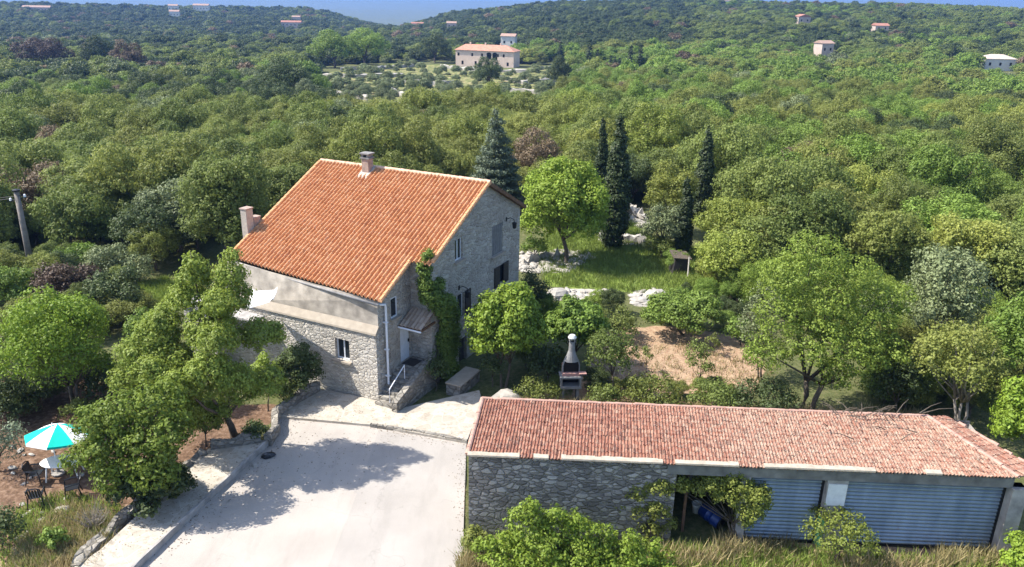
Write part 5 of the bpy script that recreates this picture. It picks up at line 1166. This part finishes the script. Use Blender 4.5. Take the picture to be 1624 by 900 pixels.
for i, s in enumerate(SH1):
    base_me = leaf_mesh('oak_crown', s[0], s[1], s[2], LEAF['mid'])
    for l in leafs:
        m_ = base_me.copy(); m_.materials.clear(); m_.materials.append(LEAF[l]); M1[(i, l)] = m_

WOOD_EX = gp0([(-2500, 1600), (-2500, 500), (-400, 470), (0, 398), (60, 394), (200, 400), (300, 412), (420, 372), (560, 372), (820, 365), (830, 410), (905, 350), (985, 322), (1030, 318), (1060, 395), (1160, 455), (1330, 440), (1624, 500), (2200, 560), (3600, 700), (3600, 1600)])
OLIVE = gp([(500, 112), (640, 98), (700, 100), (900, 104), (935, 150), (870, 200), (780, 190), (690, 225), (600, 230), (520, 205)])
pts = []; d = 44.0
while d < 1500:
    sp = 3.35+min(3.3, max(0, (d-120)/130)); na = int(radians(92)*d/sp); ph = rng.random()
    for i in range(na):
        a = radians(-46)+radians(92)*(i+ph+rng.random()*.75)/na; r = d+(rng.random()-.5)*sp*.9
        pts.append((r*sin(a), r*cos(a)))
    d += sp*.86
pts = np.array(pts); D_ = np.hypot(pts[:, 0], pts[:, 1])
keep = ~inside(pts[:, 0], pts[:, 1], WOOD_EX)
keep &= ~(inside(pts[:, 0], pts[:, 1], OLIVE) & (rng.random(len(pts)) > .33))
for nm in ('rock',):
    for p_ in ZP[nm][5:]: keep &= ~inside(pts[:, 0], pts[:, 1], p_)
for (px, by, w_, L_) in ((785, 345, 3.2, 22), (1110, 352, 1.6, 30), (972, 392, 2.5, 12), (1080, 408, 2, 8), (940, 112, 4, 40), (974, 113, 4, 40), (1006, 114, 5, 40), (1509, 100, 3, 30), (888, 98, 3, 30)):
    b = hit(px, by); db = hypot(b[0], b[1]); u = np.array([b[0], b[1]])/db; al = pts @ u; cr = np.abs(pts @ np.array([u[1], -u[0]])); keep &= ~((al > db-L_) & (al < db+2) & (cr < w_+1.5))
for b in fpos:   # keep a strip clear in front of every far house
    db = hypot(b[0], b[1]); u = np.array([b[0], b[1]])/db; al = pts @ u; cr = np.abs(pts @ np.array([u[1], -u[0]]))
    wq = 20 if b is YV else 8
    keep &= ~((al > db-(34 if b is YV else 48)) & (al < db+14) & (cr < wq))
# a narrow thinning so the far ridge stays irregular
keep &= ~((D_ > 1250) & (rng.random(len(pts)) < .3))
pts = pts[keep]; D_ = D_[keep]
az = np.degrees(np.arctan2(pts[:, 0], pts[:, 1])); n1 = vnoise(pts[:, 0], pts[:, 1], 26, 11); n2 = vnoise(pts[:, 0], pts[:, 1], 60, 12); rr = rng.random(len(pts))
cls = []
for i in range(len(pts)):
    q = .55*n1[i]+.45*n2[i]+(rr[i]-.5)*.45; A_z = az[i]; dd = D_[i]
    if rr[i] > .965: c = 'brown' if (rr[i] > .985 or A_z < 0) else 'dark'
    elif rr[i] < .02: c = 'silver'
    elif dd < 150:
        if A_z < -14: c = 'mid' if q < .45 else ('olive' if q < .7 else ('green' if q < .82 else 'dark'))
        elif A_z < 4: c = 'olive' if q < .45 else ('mid' if q < .68 else ('yellow' if q < .8 else 'dark'))
        else: c = 'yellow' if q < .28 else ('mid' if q < .48 else ('green' if q < .66 else ('olive' if q < .84 else 'dark')))
    elif dd < 420:
        if A_z < -3: c = 'mid' if q < .42 else ('dark' if q < .72 else 'green')
        else: c = 'mid' if q < .3 else ('green' if q < .6 else ('olive' if q < .78 else ('yellow' if q < .9 else 'dark')))
    else: c = ('dark' if q < .72 else 'mid') if A_z < 12 else ('mid' if q < .55 else ('dark' if q < .75 else 'green'))  # extra dark leaves on the far centre hill paint in a cloud shadow
    cls.append(c)
cls = np.array(cls)
rad = (1.5+2.1*rng.random(len(pts))**1.2)*(1+np.clip((D_-150)/900, 0, .25)); ol = inside(pts[:, 0], pts[:, 1], OLIVE); cls[ol] = 'silver'; rad[ol] *= .5
hs = (.8+.45*rng.random(len(pts)))*(1-.25*np.clip((D_-150)/250, 0, 1)); zz = TZ(pts[:, 0], pts[:, 1])-.25; yaw = rng.random(len(pts))*2*pi
# which stand in the picture and show largest
pr = np.array([proj((x, y, z+3)) for x, y, z in zip(pts[:, 0], pts[:, 1], zz)])
inv = (pr[:, 0] > -35) & (pr[:, 0] < 1660) & (pr[:, 1] > 0)
# trees hidden behind the house are left to the mass
hid = (pr[:, 0] > 470) & (pr[:, 0] < 800) & (pr[:, 1] > 300)
order = [i for i in np.argsort(D_) if inv[i] and not hid[i]]
NI = 236; ind = order[:NI]; isind = np.zeros(len(pts), bool); isind[ind] = True
# special trees one can point at
SPECIAL = [((460, 132, 'dark'), 166, 40, 'very large dark round oak at the left edge of the olive grove'), ((773, 118, 'dark'), 141, 20, 'round dark tree in the terraces below the villa'), ((888, 118, 'dark'), 143, 17, 'round dark tree right of the villa terraces'),
           ((208, 98, 'brown'), 124, 24, 'tall reddish brown leaved tree in the upper left woodland'), ((72, 92, 'purple'), 118, 34, 'broad dark purplish tree in the upper left woodland'), ((160, 88, 'dark'), 115, 26, 'dark tree between the purplish and the reddish brown tree'),
           ((170, 118, 'green'), 132, 16, 'small bright green tree below the two brown leaved trees'), ((120, 245, 'brown'), 262, 30, 'bare pinkish brown tree above the utility pole'), ((40, 270, 'brown'), 300, 34, 'thin brownish leafless tree behind the utility pole'),
           ((690, 78, 'dark'), 100, 22, 'dark pine left of the villa'), ((585, 90, 'green'), 106, 34, 'bright green tree row end left of the villa'), ((530, 88, 'green'), 108, 34, 'bright green broad tree beside the olive grove top')]
for (cx, cy, lf), by, rp, lb in SPECIAL:
    b = hit(cx, by); c = atd(cx, cy, b[1]); r = rp*depth(b)/FPX; hgt = max((c[2]-b[2])*1.0, r*.7); o = thing('oak_tree' if lf != 'green' else 'broadleaf_tree', lb, 'tree', b)
    i = int(cx) % 5; m_ = M1.get((i, lf))
    if m_ is None: m_ = M1[(i, 'mid')].copy(); m_.materials.clear(); m_.materials.append(LEAF[lf]); M1[(i, lf)] = m_
    co = link(m_, 'crown', o); tk = link(TRM[i], 'trunk', o); s = (r, r, max(r*.8, (c[2]-b[2]))); co.scale = s; tk.scale = s; o.rotation_euler = (0, 0, cx)
    isn = np.hypot(pts[:, 0]-b[0], pts[:, 1]-b[1]) < r*1.5; D_[isn & ~isind] = -1; 
    # the low neighbours in front so that the named tree shows
    db = hypot(b[0], b[1]); u = np.array([b[0], b[1]])/db; al = pts @ u; crs = np.abs(pts @ np.array([u[1], -u[0]])); m2 = (al > db-14) & (al < db) & (crs < r) & ~isind; D_[m2] = -1
for i_, (px, top, by, w_) in enumerate(((933, 62, 112, 8), (946, 78, 112, 5), (967, 88, 113, 5), (974, 90, 113, 5), (981, 92, 113, 5), (998, 72, 115, 7), (1014, 70, 113, 7), (888, 66, 98, 6), (1509, 68, 100, 6), (1024, 86, 112, 4))):
    b = hit(px, by); t = atd(px, top, b[1]); H_ = max(t[2]-b[2], 3); w = w_*.8*depth(b)/FPX
    o = thing('cypress_tree', ['tallest far cypress right of the villa', 'second slim far cypress close right of the tallest one', 'slim far cypress, leftmost of the close trio right of the villa', 'slim far cypress, middle of the close trio right of the villa', 'slim far cypress, rightmost of the close trio right of the villa', 'tall far cypress, left one of the pair at the end of the row', 'tall far cypress, right one of the pair at the end of the row', 'lone far cypress against the trees just right of the villa', 'lone dark cypress on the right hillside near the white house', 'short far cypress ending the row right of the villa', 'tiny cypress on the skyline left of the blue hills gap'][i_], 'tree', b, 0, 'far cypresses')
    if i_ == 0: cym = leaf_mesh('cypress_crown', CY[0], CY[1], .16, LEAF['black']); tkm = MB().tube([(0, 0, -.2), (0, 0, 3)], [.05, .02], 6).obj('tmp', M['bark']).data; bpy.data.objects.remove([q for q in bpy.data.objects if q.name.startswith('tmp')][0])
    c = link(cym, 'crown', o); c.scale = (w/.32, w/.32, H_/3.6); c = link(tkm, 'trunk', o); c.scale = (w/.32, w/.32, H_/3.6)
# individual woodland trees, each with crown and trunk, described by what stands next to it
LM = [(45, 345, 'the utility pole'), (590, 268, 'the ridge chimney'), (392, 350, 'the left chimney'), (785, 235, 'the blue cedar'), (960, 240, 'the tall cypress pair'), (1110, 255, 'the right cypress'), (460, 130, 'the huge round oak'),
      (1050, 430, 'the clearing'), (1310, 430, 'the loose almond tree'), (1495, 440, 'the willowy tree'), (120, 245, 'the pinkish brown tree'), (360, 320, 'the big round oak'), (620, 180, 'the olive grove'), (888, 310, 'the walnut tree'), (1600, 500, 'the right edge tree'), (1175, 330, 'the broad yellow oak'), (770, 118, 'the terrace tree'), (208, 98, 'the reddish brown tree')]
LM2 = LM+[(1510, 600, 'the loose scrub tree'), (1205, 520, 'the grey olive thicket'), (1085, 490, 'the round slope bush'), (900, 520, 'the fig tree'), (903, 590, 'the barbecue'), (970, 560, 'the thin fruit tree'), (95, 540, 'the feathery tree'), (105, 458, 'the reddish brown shrub'), (170, 415, 'the silvery bush'), (82, 695, 'the parasol'), (1425, 605, 'the very dark bush'), (1285, 640, 'the forked trunk'), (1075, 415, 'the rusty hut')]
CN = {'olive': 'olive green', 'yellow': 'yellow green', 'mid': 'mid green', 'dark': 'dark green', 'green': 'fresh green', 'brown': 'brownish', 'silver': 'silvery'}
used = {}
def describe(i):
    x, y = pr[i]; sz = 'small' if rad[i] < 2.4 else ('medium' if rad[i] < 3.1 else 'large'); sh = 'low' if hs[i] < .95 else ('rounded' if hs[i] < 1.1 else 'tall')
    for k in sorted(range(len(LM)), key=lambda k: hypot(LM[k][0]-x, (LM[k][1]-y)*1.3))[:4]:
        dx, dy = x-LM[k][0], y-LM[k][1]; dist = hypot(dx, dy); a = degrees(atan2(-dy, dx)) % 360
        dr = ['right of', 'up and right of', 'above', 'up and left of', 'left of', 'down and left of', 'below', 'down and right of'][int((a+22.5)//45) % 8]
        ds = 'right beside, ' if dist < 30 else ('just ' if dist < 60 else ('a little way ' if dist < 100 else ('some way ' if dist < 150 else 'far ')))
        lb = f'{sz} {sh} {CN[cls[i]]} oak {ds}{dr} {LM[k][2]}'
        if lb not in used: used[lb] = 1; return lb
    return lb
for i in ind:
    k = int(rng.integers(5)); x, y = pts[i]
    o = thing('oak_tree', describe(i), 'tree', (x, y, zz[i]), float(yaw[i]), 'woodland oaks beyond the garden'); s = (rad[i], rad[i], rad[i]*hs[i])
    c = link(M1[(k, cls[i])], 'crown', o); c.scale = s; c = link(TRM[k], 'trunk', o); c.scale = s
# scrub filling the edges of the garden, every bush its own thing
SCR = [(gp0([(1170, 470), (1400, 455), (1624, 520), (1700, 640), (1624, 700), (1500, 655), (1380, 652), (1330, 560), (1230, 540)]), 85, ('olive', 'mid', 'green', 'garden', 'silver'), .7, 1.6),
       (gp0([(-40, 420), (60, 405), (270, 415), (300, 440), (190, 455), (205, 500), (200, 560), (20, 590), (-60, 560)]), 30, ('mid', 'dark', 'olive', 'green'), .8, 1.6),
       (gp0([(840, 500), (1000, 480), (1160, 468), (1240, 500), (1150, 520), (1000, 512), (940, 530), (850, 560)]), 20, ('green', 'mid', 'dark', 'garden'), .4, .85),
       (gp0([(830, 590), (880, 590), (885, 640), (930, 640), (1180, 652), (1180, 632), (960, 618), (840, 560)]), 12, ('mid', 'olive', 'dark'), .35, .7),
       (gp0([(-40, 600), (110, 600), (200, 600), (170, 660), (30, 665), (-40, 650)]), 12, ('dark', 'mid', 'dark'), .5, 1.0),
       (gp0([(1060, 425), (1200, 440), (1230, 480), (1130, 470)]), 10, ('olive', 'green', 'yellow'), .5, 1.0)]
gs = np.random.default_rng(21); extra = []
for poly, n, lfs, r0_, r1_ in SCR:
    for (x, y) in scatter(poly, n, gs):
        lf = lfs[int(gs.integers(len(lfs)))]; r = r0_+(r1_-r0_)*gs.random(); k = int(gs.integers(5)); m_ = M1.get((k, lf))
        if m_ is None: m_ = M1[(k, 'mid')].copy(); m_.materials.clear(); m_.materials.append(LEAF[lf]); M1[(k, lf)] = m_
        px, py = proj((x, y, r)); best = None
        for kk in sorted(range(len(LM2)), key=lambda q_: hypot(LM2[q_][0]-px, (LM2[q_][1]-py)*1.3))[:5]:
            dx, dy = px-LM2[kk][0], py-LM2[kk][1]; dist = hypot(dx, dy); a = degrees(atan2(-dy, dx)) % 360
            dr = ['right of', 'up and right of', 'above', 'up and left of', 'left of', 'down and left of', 'below', 'down and right of'][int((a+22.5)//45) % 8]
            ds = 'right beside, ' if dist < 25 else ('just ' if dist < 60 else 'some way ')
            sz = 'tiny' if r < .5 else ('small' if r < .8 else ('medium' if r < 1.15 else 'big')); lb = f"{sz} {CN.get(lf, 'leafy green')} scrub bush {ds}{dr} {LM2[kk][2]}"
            if lb not in used: break
        used[lb] = 1
        o = thing('scrub_bush', lb, 'shrub', (x, y, -.08), float(gs.random()*6), 'scrub bushes around the garden'); c = link(m_, 'foliage', o); c.scale = (r, r, r*(.75+.4*gs.random())); c = link(TRM[k], 'stems', o); c.scale = (r, r, r)
# fallen leaves along the kerb and the walls
L_ = []
for pts_, n_, w_ in ((gp0([(250, 880), (330, 800), (425, 712), (445, 668)]), 900, .45), (gp0([(445, 668), (520, 640), (600, 650)]), 300, .5), (gp0([(736, 720), (733, 900)]), 400, .25), (gp0([(590, 680), (738, 706)]), 300, .25), (gp0([(160, 880), (330, 725)]), 600, .6), (gp0([(450, 720), (620, 700)]), 500, 1.6)):
    for _ in range(n_):
        i = int(gs.integers(len(pts_)-1)); f_ = gs.random(); q_ = np.array(pts_[i])*(1-f_)+np.array(pts_[i+1])*f_+gs.normal(size=2)*w_
        inpath = inside(q_[:1], q_[1:], path_poly)[0]; inpat = inside(q_[:1], q_[1:], patio_poly)[0]; L_.append((q_[0], q_[1], .21 if inpath else (.12 if inpat else .012)))
L_ = np.array(L_); Nn = np.array([0, 0, 1.])+rng.normal(size=L_.shape)*.25; Nn /= np.linalg.norm(Nn, axis=1)[:, None]
o = link(leaf_mesh('fallen_leaves', L_[::2], Nn[::2], .065, LEAF['brown']), 'fallen_leaves', None); tag(o, 'scattered dry fallen leaves on the driveway and the path', 'leaves', kind='stuff')
# a dead twiggy bush in the weeds
p = at(150, 838); m_ = MB()
for i in range(70):
    a = gs.random()*6.28; L_ = .4+gs.random()*.6; t_ = .3+gs.random()*.8; e_ = np.array([cos(a)*L_*t_, sin(a)*L_*t_, L_]); mm = e_*.5+gs.normal(size=3)*.06; m_.tube([(0, 0, 0), mm, e_], [.010, .007, .003], 4); b_ = mm+gs.normal(size=3)*.18+np.array([0, 0, .15]); m_.tube([mm, b_], [.006, .003], 4)
o = m_.obj('dead_shrub', M['bark_grey']); o.location = (p[0], p[1], 0); tag(o, 'bare grey twiggy dead bush in the weeds left of the path', 'shrub')
# the rest of the woodland: one mass of instanced trees
src = bpy.data.collections.new('woodland_sources'); slots = {}; nsrc = 0
for i, s in enumerate(SH2):
    bme = leaf_mesh('far_crown', s[0], s[1], s[2], LEAF['mid'])
    for l in leafs:
        m_ = bme.copy(); m_.materials.clear(); m_.materials.append(LEAF[l]); o = bpy.data.objects.new(f'wood_{nsrc:03d}', m_); src.objects.link(o); slots[('far', i, l)] = nsrc; nsrc += 1
for i in range(3):
    for l in leafs: o = bpy.data.objects.new(f'wood_{nsrc:03d}', M1[(i, l)]); src.objects.link(o); slots[('mid', i, l)] = nsrc; nsrc += 1
rest = np.where((~isind) & (D_ > 0))[0]
ii = np.array([slots[('mid', int(rng.integers(3)), cls[i])] if D_[i] < 230 else slots[('far', int(rng.integers(4)), cls[i])] for i in rest], dtype=np.int32)
me = bpy.data.meshes.new('woodland'); me.vertices.add(len(rest)); me.vertices.foreach_set('co', np.c_[pts[rest], zz[rest]].astype(np.float32).ravel())
a = me.attributes.new('idx', 'INT', 'POINT'); a.data.foreach_set('value', ii)
a = me.attributes.new('rot', 'FLOAT_VECTOR', 'POINT'); a.data.foreach_set('vector', np.c_[np.zeros(len(rest)), np.zeros(len(rest)), yaw[rest]].astype(np.float32).ravel())
a = me.attributes.new('scl', 'FLOAT_VECTOR', 'POINT'); a.data.foreach_set('vector', np.c_[rad[rest], rad[rest], rad[rest]*hs[rest]].astype(np.float32).ravel())
wd = bpy.data.objects.new('woodland', me); COL.objects.link(wd); tag(wd, 'dense green oak woodland covering the valley and the hills', 'woodland', kind='stuff')
ng = bpy.data.node_groups.new('woodland', 'GeometryNodeTree'); ng.interface.new_socket('Geometry', in_out='INPUT', socket_type='NodeSocketGeometry'); ng.interface.new_socket('Geometry', in_out='OUTPUT', socket_type='NodeSocketGeometry')
N_ = ng.nodes; gi = N_.new('NodeGroupInput'); go = N_.new('NodeGroupOutput'); iop = N_.new('GeometryNodeInstanceOnPoints'); ci = N_.new('GeometryNodeCollectionInfo')
ci.inputs['Collection'].default_value = src; ci.inputs['Separate Children'].default_value = True; ci.inputs['Reset Children'].default_value = True
def nat(nm, ty): n_ = N_.new('GeometryNodeInputNamedAttribute'); n_.data_type = ty; n_.inputs[0].default_value = nm; return [o for o in n_.outputs if o.enabled][0]
mtp = N_.new('GeometryNodeMeshToPoints'); ng.links.new(gi.outputs[0], mtp.inputs[0]); ng.links.new(mtp.outputs[0], iop.inputs['Points']); ng.links.new(ci.outputs[0], iop.inputs['Instance']); iop.inputs['Pick Instance'].default_value = True
ng.links.new(nat('idx', 'INT'), iop.inputs['Instance Index']); ng.links.new(nat('scl', 'FLOAT_VECTOR'), iop.inputs['Scale'])
er = N_.new('FunctionNodeEulerToRotation'); ng.links.new(nat('rot', 'FLOAT_VECTOR'), er.inputs[0]); ng.links.new(er.outputs[0], iop.inputs['Rotation']); ng.links.new(iop.outputs[0], go.inputs[0])
md = wd.modifiers.new('woodland', 'NODES'); md.node_group = ng
print('woodland', len(rest), 'individuals', len(ind), 'nearest rest', D_[rest].min(), 'far ind', D_[ind[-1]], 'shared labels', len(ind)-len(used))

# ------------------------------------------------------------ haze
HAZE = 0.00015
hm = bpy.data.materials.new('haze'); hm.use_nodes = True; ht = hm.node_tree; ht.nodes.clear(); ho = ht.nodes.new('ShaderNodeOutputMaterial'); hv_ = ht.nodes.new('ShaderNodeVolumePrincipled')
hv_.inputs['Color'].default_value = (.22, .44, 1, 1); hv_.inputs['Density'].default_value = HAZE; hv_.inputs['Anisotropy'].default_value = .2; ht.links.new(hv_.outputs[0], ho.inputs['Volume'])
zt = 480; 
mb = MB(); mb.box(-17000, -17500, -220, 17000, 17500, zt); o = mb.obj('haze', hm); tag(o, 'thin blue haze in the air over the valley', 'haze', kind='stuff')
